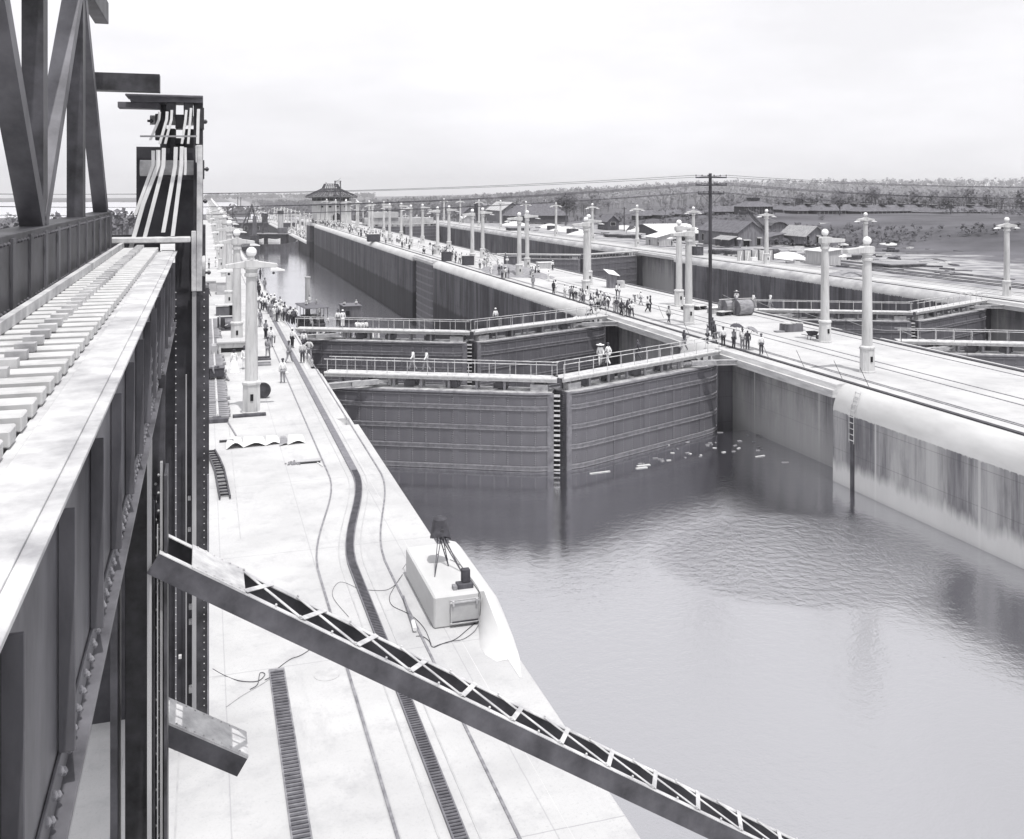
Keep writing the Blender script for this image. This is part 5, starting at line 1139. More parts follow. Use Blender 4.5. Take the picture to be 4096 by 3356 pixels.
def forest(name, label, n, Dr, pr, hr, m, seed, q=36, cat='jungle', dens=None, ls=.3):
    rr = random.Random(seed); mb = MB()
    for i in range(n):
        D = rr.uniform(*Dr)**1.0; px = rr.uniform(*pr); X = D*(px-CX)/FP; x = X*CT+D*ST; y = -X*ST+D*CT
        if -14 < x < 130 and y < 1300: continue
        z = gh(x, y)
        if z < -31: continue
        if dens and mn.noise(Vector((x*.006, y*.006, seed))) < dens: continue
        h = rr.uniform(*hr); R = h*rr.uniform(.32,.5); leaves(mb, (x, y, z+h-R*.8), R, q, R*ls, rr, .85, 4)
        if q > 20: mb.bar((x, y, z-1), (x, y, z+h-R), .4+h*.01, .4)
    o = mb.build(name, m, None, recalc=False); return tag(o, label, cat, None, 'stuff')
forest('scrub_belt', 'dark scrub and trees growing on the slope behind the barracks', 420, (480, 800), (2900, 4300), (5, 12), M_leaf, 11, 44, dens=-.15)
forest('scrub_belt', 'thin scrub dotted over the dark slope behind the yard', 260, (480, 900), (1950, 2950), (3, 7), M_leaf, 12, 36, dens=.05)
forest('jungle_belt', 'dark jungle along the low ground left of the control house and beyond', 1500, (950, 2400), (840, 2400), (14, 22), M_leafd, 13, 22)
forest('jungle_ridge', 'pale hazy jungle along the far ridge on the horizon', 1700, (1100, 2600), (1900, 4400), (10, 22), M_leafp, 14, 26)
forest('riverside_jungle', 'far dark jungle shore beyond the pale channel water', 500, (3400, 4200), (820, 1500), (20, 30), M_leafd, 15, 14)
forest('west_jungle', 'dark scrub on the low land west of the locks', 500, (260, 1500), (-200, 800), (4, 11), M_leaf, 16, 30)

forest('bank_scrub', 'low dark scrub and grass on the bank below the long barracks', 1700, (235, 392), (3060, 4250), (.7, 2.4), M_leafd, 17, 16, dens=-.2, ls=.55)
forest('bank_scrub', 'low scrub and weeds over the slope behind the sheds', 1300, (330, 640), (1900, 3100), (.8, 2.6), M_leafd, 18, 14, dens=-.1, ls=.55)
# ---- control house ----
ch = thing('control_house', 'pale control house with bare rafters of an unfinished pyramid roof', 'control house', (51.2, 410.5, 0))
HWd, HD_ = 6.9, 9.5
mb = MB(); mb.bx(-HWd,HWd,0,2*HD_,0,8.0); mb.build('wall', M_cope, ch, bevel=.05)
mb = MB(); mb.bx(-HWd-1.4,HWd+1.4,-1.4,2*HD_+1.4,7.9,8.15); mb.bx(-HWd-1.4,HWd+1.4,-1.4,-1.15,8.15,9.3); mb.bx(-HWd-1.4,-HWd-1.15,-1.15,2*HD_+1.4,8.15,9.3); mb.bx(HWd+1.15,HWd+1.4,-1.15,2*HD_+1.4,8.15,9.3); mb.build('balcony', M_conc, ch, bevel=.04)
mb = MB(); mb.bx(-HWd+.3,HWd-.3,.3,2*HD_-.3,8.15,10.9); mb.build('upper_room', M_wdark, ch)
mb = MB()
for k in range(9): x = -HWd+k*HWd/4; mb.bx(x-.15,x+.15,-.1,.2,8.15,10.9)
for k in range(9): y = k*2*HD_/8; mb.bx(-HWd-.1,-HWd+.2,y-.15,y+.15,8.15,10.9)
mb.build('columns', M_wood, ch)
for (x, z) in ((-4.8,6.9),(-1.5,6.9),(1.6,6.9),(4.8,6.9)): mb = MB(); mb.bx(x-.5,x+.5,-.06,-.01,z-.35,z+.35); mb.build('window', M_black, ch)
mb = MB(); mb.prism([(1.2+1.6*math.cos(a),2.6+1.6*math.sin(a)) for a in [PI*i/10 for i in range(11)]]+[(-.4,0),(2.8,0)], -.05, -.01, 'y'); mb.build('arched_door', M_black, ch)
mb = MB(); mb.bx(-2.5,7.,-2.4,-.1,0,1.3); mb.build('entrance_steps', M_conc, ch)
eh, ed = HWd+2.6, HD_+2.4; yc = HD_
mb = MB(); mb.prism([(-eh,yc-ed),(eh,yc-ed),(eh,yc+ed),(-eh,yc+ed)], 10.9, 11.2, 'z'); ea = mb.build('eaves', M_roofm, ch)
mb = MB()
for k in range(34): x = -eh+.2+k*(2*eh-.4)/33; mb.bx(x-.08,x+.08,yc-ed-.12,yc-ed+1.9,10.55,10.88)
for k in range(36): y = yc-ed+.2+k*(2*ed-.4)/35; mb.bx(-eh-.12,-eh+1.9,y-.08,y+.08,10.55,10.88)
mb.build('eave_brackets', M_wdark, ch)
tx, ty, tz = 3.3, 4.8, 14.4
fr = MB(); rr = random.Random(8)
def rbar(a, b, w_=.2): fr.bar(a, b, w_, w_)
for k in range(15):
    f = k/14
    for s_ in (-1, 1):
        rbar((-eh+2*eh*f, yc+s_*ed, 11.2), (-tx+2*tx*f, yc+s_*ty, tz)); rbar((s_*eh, yc-ed+2*ed*f, 11.2), (s_*tx, yc-ty+2*ty*f, tz))
for k in range(7):
    f = k/6; x = eh+(tx-eh)*f; y = ed+(ty-ed)*f; z = 11.3+(tz-11.2)*f
    for s_ in (-1, 1): rbar((-x, yc+s_*y, z), (x, yc+s_*y, z), .14); rbar((s_*x, yc-y, z), (s_*x, yc+y, z), .14)
for k in range(70):
    f = rr.random(); fx = rr.uniform(-1,1); x = (eh+(tx-eh)*f); y = ed+(ty-ed)*f; z = 11.35+(tz-11.2)*f
    if rr.random() < .6: fr.box((fx*x, yc-y-.05, z), (rr.uniform(.6,2.2), .3, .12))
    else: fr.box((-x-.05, yc+fx*y, z), (.3, rr.uniform(.6,2.2), .12))
for k in range(8):
    f = k/7
    for s_ in (-1, 1): rbar((-tx+2*tx*f, yc+s_*ty, tz), (-tx*.75+1.5*tx*f, yc+s_*ty*.75, 16.4), .16); rbar((s_*tx, yc-ty+2*ty*f, tz), (s_*tx*.75, yc-ty*.75+1.5*ty*f, 16.4), .16)
for z, f in ((15.1,.92),(15.8,.83),(16.4,.75)):
    for s_ in (-1, 1): rbar((-tx*f, yc+s_*ty*f, z), (tx*f, yc+s_*ty*f, z), .16); rbar((s_*tx*f, yc-ty*f, z), (s_*tx*f, yc+ty*f, z), .16)
rbar((-tx*.75, yc-ty*.75, 16.4), (-tx*.75, yc-ty*.75, 17.2), .2)
fr.build('rafters', mat('rafter_wood', .08, .85, .3, 1), ch)
mb = MB(); mb.prism([(-eh+.8,yc-ed+.8),(eh-.8,yc-ed+.8),(eh-.8,yc+ed-.8),(-eh+.8,yc+ed-.8)], 11.2, 11.6, 'z'); mb.add([(-eh+2,yc-ed+2,11.6),(eh-2,yc-ed+2,11.6),(eh-2,yc+ed-2,11.6),(-eh+2,yc+ed-2,11.6),(-tx+1,yc-ty+1,tz-.4),(tx-1,yc-ty+1,tz-.4),(tx-1,yc+ty-1,tz-.4),(-tx+1,yc+ty-1,tz-.4)], [(0,1,5,4),(1,2,6,5),(2,3,7,6),(3,0,4,7),(4,5,6,7)]); mb.build('roof_sheathing', mat('sheathing_wood', .33, .85, .3, 1), ch)
ht_ = thing('hoist_tower', 'tall timber hoist scaffold in front of the control house', 'scaffold', (52.2, 405.5, 0))
mb = MB()
for x in (-1.1, 1.1):
    for y in (-1, 1): mb.bar((x,y,0),(x,y,17.4),.22,.22)
mb.build('uprights', M_wdark, ht_)
for k in range(10): mb = MB(); z = .8+k*1.8; mb.bar((-1.1,-1,z),(1.1,-1,z),.14,.14); mb.bar((-1.1,-1,z),(1.1,-1,z+1.6),.1,.1); mb.bar((-1.1,1,z),(-1.1,-1,z),.1,.1); mb.build('brace', M_wdark, ht_)
mb = MB(); mb.bar((-1.5,0,17.5),(1.5,0,17.5),.3,.2); mb.build('head_beam', M_wdark, ht_)
for i, (x, y) in enumerate(((44.8, 404.5), (46.6, 404.5))):
    t_ = thing('scaffold_pole', ['leaning scaffold pole at the left of the control house front', 'second leaning scaffold pole against the control house front'][i], 'pole', (x, y, 0)); mb = MB(); mb.bar((0,0,0),(1.2,3.5,8.2),.14,.14); mb.build('spar', M_wdark, t_)
# far end of the east chamber: pale cross wall and works
t_ = thing('cross_wall', 'pale block wall and dark works closing the far east chamber', 'wall', (66, 398, 0)); mb = MB(); mb.bx(-3,26,6,12,-8,2.2); mb.build('wall', M_conc2, t_); mb = MB(); mb.bx(-1,11,5.5,9,2.25,4.6); mb.build('upper_wall', M_conc, t_)

# ---- boats ----
def hull(mb, L_, B_, H_, sheer=.25, bluff=.6, n=14):
    """boat hull along y (bow at -y), keel at z=-.6"""
    st = []
    for i in range(n+1):
        f = i/n; w_ = B_/2*min(1, (max(.0, math.sin(PI*min(1, f/.55)/2)))**bluff) if f < .55 else B_/2*(1-.35*((f-.55)/.45)**2); w_ = max(w_, .06)
        top = H_+sheer*((1-2*f)**2)*(1.4 if f < .5 else .7); y = -L_/2+L_*f; st.append([(-w_, y, top), (-w_*.86, y, 0), (-w_*.4, y, -.6), (w_*.4, y, -.6), (w_*.86, y, 0), (w_, y, top)])
    vs = [p for s_ in st for p in s_]; fs = []
    for i in range(n):
        for k in range(5): a = i*6+k; fs.append((a, a+1, a+7, a+6))
        fs.append((i*6+5, i*6, i*6+6, i*6+11))
    fs += [tuple(range(6)), tuple(range(n*6, n*6+6))[::-1]]; mb.add(vs, fs)
WZ = -14.5
def at(px, py, z, y=None): return G(px, py, z)
# canopied launch near the gate
la = thing('steam_launch', 'canopied launch with a tall funnel and passengers, near the second gate', 'launch', G(1248, 1312, WZ), .12)
mb = MB(); hull(mb, 13, 3.6, 1.0); mb.build('hull', M_cloth, la, smooth=False)
mb = MB(); mb.prism([(-1.9,3.45),(-1.7,3.62),(1.7,3.62),(1.9,3.45),(1.7,3.5),(-1.7,3.5)], -4.0, 4.0, 'y'); mb.build('canopy', mat('canopy_tar', .13), la, bevel=.02); la.scale = (1.3,)*3
mb = MB()
for x in (-1.6, 1.6):
    for y in (-3.6,-1.2,1.2,3.6): mb.cyl((x,y,1.0),(x,y,3.5),.05,n=5)
mb.build('stanchions', M_steel, la)
mb = MB(); mb.bx(-1.2,1.2,-1.5,2.5,.9,1.9); mb.build('engine_casing', M_steel2, la); mb = MB(); mb.lathe([(.42,1.8),(.40,7.6),(.46,7.65),(.46,7.9)], (-.1,2.6,0), 14); mb.build('funnel', M_boardl, la, smooth=True)
bb = thing('house_barge', 'boxy dark deckhouse boat beside the launch, two men on its roof', 'houseboat', G(1400, 1285, WZ), .05)
mb = MB(); hull(mb, 9, 4, .7); mb.build('hull', M_cloth, bb); mb = MB(); mb.bx(-1.8,1.8,-2.6,2.4,.6,3.5); mb.build('deckhouse', M_steel2, bb, bevel=.05); mb = MB(); mb.bx(-2.05,2.05,-2.9,2.7,3.5,3.66); mb.build('roof', mat('deckhouse_roof', .15), bb, bevel=.03); mb = MB(); mb.bx(-1.4,-.6,-2.66,-2.61,1.6,2.6); mb.build('window', M_black, bb)
pb = thing('plank_barge', 'low barge loaded with upright planks behind the second gate', 'barge', G(1400, 1375, WZ), .04)
mb = MB(); mb.bx(-6.6,5.4,-3,3,-.5,.7); mb.build('hull', M_wdark, pb, bevel=.05); rr = random.Random(4)
for k in range(34): x = -6.3+k*.34; mb = MB(); mb.bar((x,-2.2+rr.uniform(-.2,.2),.7),(x+rr.uniform(.2,.7),-.4,2.6+rr.uniform(-.3,.4)),.2,.06); mb.build('plank', M_wood if k % 3 else M_wlite, pb)
lb_ = thing('small_launch', 'dark decked boat low in the water left of the plank barge', 'boat', G(1222, 1392, WZ), .05); mb = MB(); hull(mb, 7.5, 3.4, .8); mb.build('hull', M_cloth, lb_); mb = MB(); mb.bx(-1.5,1.4,-1.5,1.8,.8,2.1); mb.build('cabin', M_steel2, lb_, bevel=.08); mb = MB(); mb.bx(-1.6,1.5,-1.7,2,2.1,2.18); mb.build('roof', M_wood, lb_)
# dredging fleet
def far_boat(name, label, px, py, z, rz, scale=1): t_ = thing(name, label, 'tugboat' if 'tug' in name else 'dredge', G(px, py, z), rz); t_.scale = (1.65 if 'tug' in name else 1.3,)*3; return t_
tg = far_boat('steam_tug', 'steam tug with white lifeboat and tall pale funnel, nearest of the dredging fleet', 1100, 1000, WZ, 1.25)
mb = MB(); hull(mb, 16, 5.2, 1.7, .9); mb.build('hull', M_steel2, tg); mb = MB(); mb.bx(-1.7,1.7,-3.5,5,1.7,4.6); mb.build('deckhouse', M_cloth, tg, bevel=.05); mb = MB(); mb.bx(-2.3,2.3,-4.2,5.8,4.6,4.8); mb.build('boat_deck', M_wood, tg)
mb = MB(); mb.bx(-1.2,1.2,-3.4,-1,4.8,6.4); mb.build('pilot_house', M_steel2, tg, bevel=.05); mb = MB(); mb.lathe([(.8,4.8),(.76,10.2),(.88,10.2),(.88,11.2)], (0,-1.6,0), 16); mb.build('funnel', M_boardl, tg, smooth=True); mb = MB(); mb.lathe([(.9,10.3),(.9,11.25)], (0,-1.6,0), 16); mb.build('funnel_cap', M_cloth, tg)
mb = MB(); mb.cyl((0,3.5,4.8),(0,3.5,10.6),.3,.2,n=8); mb.build('mast', M_steel, tg); mb = MB(); hull(mb, 3.4, 1.5, .8)
o = mb.build('lifeboat', M_canv, tg); o.location = (-2.6,-.5,2.4); o2 = o.copy(); sc.collection.objects.link(o2); o2.location = (-2.6,4.2,2.4)
dg = far_boat('dipper_dredge', 'dark dredge with windowed house and A-frame behind the tug', 1010, 958, WZ, .1)
mb = MB(); mb.bx(-10,11,-5,16,-.5,2.0); mb.build('hull', M_cloth, dg); mb = MB(); mb.bx(-6.5,6.5,-3,12,2.0,7.2); hs = mb.build('deckhouse', M_wdark, dg, bevel=.05); mb = MB(); mb.bx(-7,7,-3.6,12.6,7.2,7.5); mb.build('roof', M_steel2, dg)
for x in (-3.2, 1.8): mb = MB(); mb.bx(x-.9,x+.9,-3.07,-3.01,4.2,6.0); f = mb.build('window', M_wood, dg); mb = MB(); mb.bx(x-.6,x+.6,-3.1,-3.08,4.4,5.8); mb.build('pane', M_black, f)
mb = MB(); mb.lathe([(1.3,7.5),(1.2,9.8),(1.6,10.2),(1.5,11.5)], (5,-2,0), 12); mb.build('stack', M_steel, dg)
mb = MB()
for s_ in (-1,1): mb.bar((s_*3.2-1,-4,2),(-1,-4.5,15.5),.5,.5)
mb.bar((-2.4,-4.2,9),(.4,-4.2,9),.35,.35); mb.bar((-1,-4.5,15),(-8,-14,3),.5,.6); mb.bar((-1,-4.5,15.2),(4,8,7.5),.15,.15); mb.build('a_frame', M_steel, dg)
mb = MB(); mb.bx(-13,-9.2,-14,-6,.2,1.8); mb.build('spoil_scow', M_steel2, dg)
mb = MB(); mb.bx(11.5,20,-1,9,-.5,2.2); mb.bx(13,19.5,0,7,2.2,7.0); mb.build('work_barge', M_cloth, dg)
sw = far_boat('steam_winch_boat', 'round sterned dark boat just left of the tug bow', 1018, 1004, WZ, .3); mb = MB(); hull(mb, 8.5, 4.5, 1.5); mb.build('hull', M_cloth, sw); mb = MB(); mb.cyl((0,0,1.5),(0,0,5.6),1.7,1.5,n=14); mb.build('boiler_house', M_steel, sw); mb = MB(); mb.cyl((0,-.1,5.6),(0,-.1,12.5),.75,.7,n=12); mb.build('funnel', M_steel2, sw, smooth=True)
bg_ = far_boat('flat_barge', 'long flat barge lying left of the tug behind the lamps', 985, 1000, WZ, .0); mb = MB(); hull(mb, 14, 5, 1.2); mb.build('hull', M_cloth, bg_); mb = MB(); mb.bx(-1.8,1.8,-3,3,1.2,2.4); mb.build('hold', M_wood, bg_)
ld_ = far_boat('ladder_dredge', 'ladder dredge with two thin stacks far out on the pale channel water', 957, 868, -27.8, 0); ld_.location = D_at(957, 867, 1530)
mb = MB(); mb.bx(-13,13,-6,40,-.5,3); mb.build('hull', M_cloth, ld_); mb = MB(); mb.bx(-9,8,0,30,3,8.5); mb.build('deckhouse', M_steel2, ld_); mb = MB(); mb.bx(-4,5,2,20,8.5,13); mb.build('upper_house', M_steel, ld_); mb = MB()
for x in (-1.6, 1.9): mb.cyl((x,5,13),(x,5,24),.5,n=8)
mb.build('stacks', M_steel, ld_); mb = MB()
for s_ in (-1,1): mb.bar((-9+s_,0,3),(-7,0,15),.6,.6); mb.bar((10+s_*2,0,3),(10,0,12),.6,.6)
mb.build('frames', M_steel, ld_)
cr_ = thing('tower_crane', 'dark twin mast crane standing left of the dredging fleet', 'crane', D_at(920, 898, 700)); mb = MB()
for x in (-2.2,1.6): mb.bar((x,0,-16),(x+.3,0,12),.8,.8)
mb.bar((-2.8,0,12),(2.4,0,12),.9,.9); mb.bar((1.9,0,9),(11,4,-12),.4,.4); mb.bar((-6,0,0),(6,0,0),.4,.4); mb.build('frame', M_steel, cr_)
# ================= PEOPLE =================
def skinmesh(name, joints, edges, root=0, lev_=1):
    """one continuous skin grown over a joint skeleton"""
    me = bpy.data.meshes.new(name+'_skeleton'); me.from_pydata([j[0] for j in joints], edges, [])
    o = bpy.data.objects.new(name, me); sc.collection.objects.link(o)
    m = o.modifiers.new('skin', 'SKIN'); m.use_smooth_shade = True
    sv = me.skin_vertices[0].data
    for i, j in enumerate(joints): r = j[1]; sv[i].radius = (r, j[2] if len(j) > 2 else r); sv[i].use_root = (i == root)
    s_ = o.modifiers.new('sub', 'SUBSURF'); s_.levels = lev_; s_.render_levels = lev_
    dg_ = bpy.context.evaluated_depsgraph_get(); e = o.evaluated_get(dg_); out = bpy.data.meshes.new_from_object(e); out.name = name
    bpy.data.objects.remove(o); return out
def pose(kind):
    """joint positions, facing -y"""
    J = dict(pel=(0,0,.93), sp=(0,0,1.12), ch=(0,0,1.33), nk=(0,0,1.47), hb=(0,-.01,1.55), hd=(0,-.02,1.62), ht=(0,-.01,1.70),
             hl=(-.09,0,.90), kl=(-.10,-.01,.49), al=(-.11,.02,.09), tl=(-.13,-.13,.04), hr=(.09,0,.90), kr=(.10,-.01,.49), ar=(.11,.02,.09), tr=(.13,-.13,.04),
             sl=(-.17,0,1.40), el=(-.24,.02,1.13), wl=(-.24,-.06,.88), fl=(-.23,-.10,.79), sr=(.17,0,1.40), er=(.24,.02,1.13), wr=(.24,-.06,.88), fr=(.23,-.10,.79))
    def up(**k): J.update(k)
    if kind == 'walk': up(kl=(-.09,-.16,.52), al=(-.09,-.30,.12), tl=(-.10,-.44,.06), kr=(.09,.05,.49), ar=(.09,.30,.14), tr=(.10,.20,.04), el=(-.22,.14,1.15), wl=(-.22,.12,.90), fl=(-.22,.10,.81), er=(.22,-.10,1.15), wr=(.22,-.26,.95), fr=(.22,-.32,.88))
    if kind == 'hips': up(el=(-.38,.08,1.17), wl=(-.20,.0,.98), fl=(-.13,-.04,.95), er=(.38,.08,1.17), wr=(.20,.0,.98), fr=(.13,-.04,.95), kl=(-.16,0,.49), al=(-.20,.03,.09), tl=(-.24,-.12,.04), kr=(.16,0,.49), ar=(.20,.03,.09), tr=(.24,-.12,.04))
    if kind == 'lean': up(sp=(0,-.06,1.10), ch=(0,-.18,1.28), nk=(0,-.27,1.39), hb=(0,-.32,1.45), hd=(0,-.36,1.51), ht=(0,-.37,1.59), sl=(-.17,-.20,1.33), sr=(.17,-.20,1.33), el=(-.23,-.34,1.12), er=(.23,-.34,1.12), wl=(-.18,-.52,1.0), wr=(.18,-.52,1.0), fl=(-.15,-.60,1.0), fr=(.15,-.60,1.0))
    if kind == 'bend': up(pel=(0,.10,.88), hl=(-.09,.10,.86), hr=(.09,.10,.86), sp=(0,-.08,1.0), ch=(0,-.30,1.05), nk=(0,-.44,1.03), hb=(0,-.50,1.02), hd=(0,-.57,1.0), ht=(0,-.65,1.0), sl=(-.17,-.36,1.03), sr=(.17,-.36,1.03), el=(-.2,-.40,.76), er=(.2,-.40,.76), wl=(-.12,-.44,.54), wr=(.12,-.44,.54), fl=(-.1,-.46,.45), fr=(.1,-.46,.45))
    if kind == 'fold': up(el=(-.25,-.04,1.14), wl=(-.02,-.20,1.16), fl=(.06,-.20,1.18), er=(.25,-.04,1.14), wr=(.02,-.22,1.12), fr=(-.06,-.22,1.12))
    if kind == 'hold': up(er=(.24,-.1,1.2), wr=(.14,-.26,1.34), fr=(.12,-.28,1.42))
    if kind == 'sit': up(pel=(0,0,.12), hl=(-.09,0,.10), hr=(.09,0,.10), sp=(0,-.02,.31), ch=(0,-.04,.52), nk=(0,-.06,.66), hb=(0,-.08,.74), hd=(0,-.1,.81), ht=(0,-.1,.89), kl=(-.13,-.40,.20), kr=(.13,-.40,.20), al=(-.13,-.42,-.18), ar=(.13,-.42,-.18), tl=(-.13,-.55,-.22), tr=(.13,-.55,-.22), sl=(-.17,-.05,.59), sr=(.17,-.05,.59), el=(-.24,-.1,.34), er=(.24,-.1,.34), wl=(-.16,-.3,.28), wr=(.16,-.3,.28), fl=(-.14,-.38,.26), fr=(.14,-.38,.26))
    return J
BODYR = dict(pel=(.135,.10), sp=(.115,.09), ch=(.14,.10), nk=(.052,), hb=(.07,), hd=(.088,.095), ht=(.062,), hl=(.085,), kl=(.055,), al=(.038,), tl=(.032,), sl=(.062,), el=(.042,), wl=(.028,), fl=(.022,))
EDG = [('pel','sp'),('sp','ch'),('ch','nk'),('nk','hb'),('hb','hd'),('hd','ht'),('pel','hl'),('hl','kl'),('kl','al'),('al','tl'),('pel','hr'),('hr','kr'),('kr','ar'),('ar','tr'),('ch','sl'),('sl','el'),('el','wl'),('wl','fl'),('ch','sr'),('sr','er'),('er','wr'),('wr','fr')]
def gen(kind):
    J = pose(kind)
    def rad(k): k2 = k[0]+'l' if k in ('hr','kr','ar','tr','sr','er','wr','fr') else k; return BODYR[k2]
    def mk(nm, keys, ed, add, root, cut=None):
        js = []
        for k in keys:
            r = rad(k); js.append((J[k], r[0]+add, (r[1] if len(r) > 1 else r[0])+add))
        return skinmesh(nm, js, [(keys.index(a), keys.index(b)) for a, b in ed if a in keys and b in keys], keys.index(root))
    ks = list(BODYR)+['hr','kr','ar','tr','sr','er','wr','fr']
    body = mk('body', ks, EDG, 0, 'pel')
    # shirt: trunk and sleeves to the wrist
    kk = ['pel','sp','ch','sl','el','wl','sr','er','wr','nk']
    J2 = dict(J); sh = mk('shirt', kk, EDG, .022, 'ch')
    kk = ['pel','hl','kl','al','hr','kr','ar']; tr_ = mk('trousers', kk, EDG, .026, 'pel')
    return dict(J=J, body=body, shirt=sh, trousers=tr_)
POSES = {k: gen(k) for k in ('stand','walk','hips','lean','bend','fold','hold','sit')}
def hatmesh(brim, h):
    mb = MB(); mb.lathe([(brim,-.005),(brim,.008),(.105,.02),(.10,.02+h*.7),(.07,.02+h),(.001,.025+h)], n=12)
    me = mb.build('hat', MM['straw'], None, smooth=True); q = me.data; bpy.data.objects.remove(me); return q
HATS = {'brim': hatmesh(.20, .12), 'cap': hatmesh(.125, .09), 'bowl': hatmesh(.15, .13), 'wide': hatmesh(.33, .10)}
def paint(o, m):
    if not o.data.materials: o.data.materials.append(MM['white'])
    o.material_slots[0].link = 'OBJECT'; o.material_slots[0].material = m
PEOPLE = 0
def person(loc, rz, kind='stand', shirt='white', trousers='dark', hat='cap', hatc='dark', skin='skin', label='person', group=None, scale=1., z=0):
    """rz: 0 faces the camera side (-y)"""
    P = POSES[kind]; o = bpy.data.objects.new('person', P['body']); sc.collection.objects.link(o); paint(o, MM[skin]); o.location = loc; o.rotation_euler = (0,0,rz); o.scale = (scale,)*3
    tag(o, label, 'person', group)
    for nm, c in (('shirt', shirt), ('trousers', trousers)):
        q = bpy.data.objects.new(nm if not (nm == 'shirt' and c in ('dark','black')) else 'jacket', P[nm]); sc.collection.objects.link(q); q.parent = o; paint(q, MM[c])
    if hat:
        q = bpy.data.objects.new('hat', HATS[hat]); sc.collection.objects.link(q); q.parent = o; paint(q, MM[hatc]); h = Vector(P['J']['ht']); d = (h-Vector(P['J']['hb'])).normalized()
        q.location = h-d*.03; q.rotation_mode = 'QUATERNION'; q.rotation_quaternion = Vector((0,0,1)).rotation_difference(d)
    return o
NORTH = PI
# -- west wall, nearest people (each measured) --
A = [
 (1131,1533, .0+PI,'stand','white','grey','cap','dark','man in white shirt with a pale bag, nearest the camera on the west wall'),
 (1155,1452, PI*.75,'walk','grey','grey','cap','dark','man in grey bending his stride across the rack rail'),
 (1210,1453, PI*.95,'stand','pale','dark','cap','dark','man in dark trousers and pale shirt standing outside the rack rail'),
 (1237,1440, PI*.8,'hips','pale','grey','','', 'bareheaded man with hands on hips at the very edge of the west wall'),
 (1216,1402, PI*.9,'stand','white','dark','brim','grey','man in a white shirt just behind the man with hands on hips'),
 (1169,1392, PI*.7,'stand','white','black','cap','white','man in white shirt and black trousers beside the gate strut'),
 (1071,1434, PI*.9,'walk','grey','grey','cap','dark','man in light grey work clothes with legs apart, left of the rack rail'),
 (1084,1389, PI*.8,'stand','white','grey','cap','dark','man in a white shirt carrying a dark coat at his side'),
 (1063,1357, PI*.7,'fold','grey','black','cap','dark','man in black trousers with folded arms behind the man with the coat'),
 (1040,1308, PI*.2,'stand','grey','grey','cap','dark','man in grey standing right of the nearest lamp shaft'),
 (978,1477, .2,'stand','white','white','brim','dark','man all in white left of the nearest lamp shaft'),
 (1036,1187, .5,'stand','black','black','bowl','dark','man in a dark suit with white shirt front, up the west wall'),
 (1059,1163, PI*.8,'stand','grey','grey','cap','dark','man in grey walking alone by the wall edge up the west wall'),
 (1031,1150, 1.2,'stand','grey','dark','cap','dark','man half hidden by the nearest lamp, second up the west wall'),
 (1041,1118, 1.,'stand','dark','dark','bowl','dark','man half hidden by the nearest lamp, farthest up the west wall'),
 (832,1187, 2.,'walk','white','dark','cap','dark','man in a white shirt walking beyond the tie track at the tower edge'),
 (836,1075, 2.,'stand','white','dark','cap','dark','small figure in white shirt just right of the tower, far up the west wall'),
 (862,1068, 1.,'stand','white','white','cap','dark','small figure in white by the dark opening far up the west wall'),
]
for px, py, rz, k, s_, t_, h, hc, lb in A: person(G(px, py), rz, k, s_, t_, h or None, hc or 'dark', 'skin', lb)
bag = MB().sph((0,0,0), .13, 10, 8, .9).build('cloth_bag', M_canv, None, smooth=True); bag.location = G(1131,1533)+Vector((.27,-.02,.72)); tag(bag, 'pale bag carried by the nearest man on the west wall', 'bag')
cq = MB(); cq.bar((0,0,.35),(.04,.0,1.0),.2,.08); o = cq.build('dark_coat', MM['black'], None, bevel=.02); o.location = G(1084,1389)+Vector((.3,0,0)); tag(o, 'dark coat hanging at the side of a man left of the rack rail', 'coat')
# woman in the long white dress
wm = bpy.data.objects.new('person', POSES['stand']['body']); sc.collection.objects.link(wm); paint(wm, MM['skin']); wm.location = G(936, 1490); wm.rotation_euler = (0,0,PI*1.1); tag(wm, 'woman in a long white dress left of the nearest lamp', 'person')
q = bpy.data.objects.new('blouse', POSES['stand']['shirt']); sc.collection.objects.link(q); q.parent = wm; paint(q, MM['white'])
mb = MB(); mb.lathe([(.46,.01),(.42,.2),(.30,.55),(.20,.9),(.15,1.05),(.16,1.1)], (.03,.04,0), 18); mb.build('skirt', MM['white'], wm, smooth=True)
mb = MB(); mb.lathe([(.10,1.58),(.13,1.64),(.12,1.72),(.04,1.77)], (0,0.01,0), 12); mb.build('hair', MM['black'], wm, smooth=True)
o = person(G(836, 1530)+Vector((0,0,.1)), 1.2, 'bend', 'grey', 'dark', 'cap', 'dark', 'skin', 'man crouching over the dark hand car box on the tie track')
# crowd against the rail at the second gate's west end
rr = random.Random(12); cl_ = ['white','white','white','pale','grey','dark']; tr_c = ['dark','dark','grey','pale','black','white']; hts = [('cap','dark'),('cap','white'),('brim','straw'),('bowl','dark'),(None,'dark'),('cap','grey')]
crowd = [(1162,1297,'white','dark'),(1150,1290,'dark','dark'),(1140,1286,'grey','black'),(1128,1285,'white','grey'),(1120,1278,'white','dark'),(1108,1288,'grey','dark'),(1098,1288,'white','pale'),(1104,1266,'white','dark'),(1085,1270,'grey','grey'),(1075,1255,'white','grey'),(1072,1248,'pale','dark'),(1060,1245,'white','black'),
 (1046,1240,'white','dark'),(1034,1236,'white','grey'),(1096,1250,'dark','dark'),(1114,1262,'white','dark'),(1128,1268,'pale','grey'),(1138,1275,'white','dark'),(1060,1232,'white','dark'),(1050,1226,'grey','grey'),(1084,1238,'white','grey'),(1174,1300,'dark','black'),(1120,1248,'white','grey'),(1098,1235,'white','dark'),(1180,1296,'white','dark')]
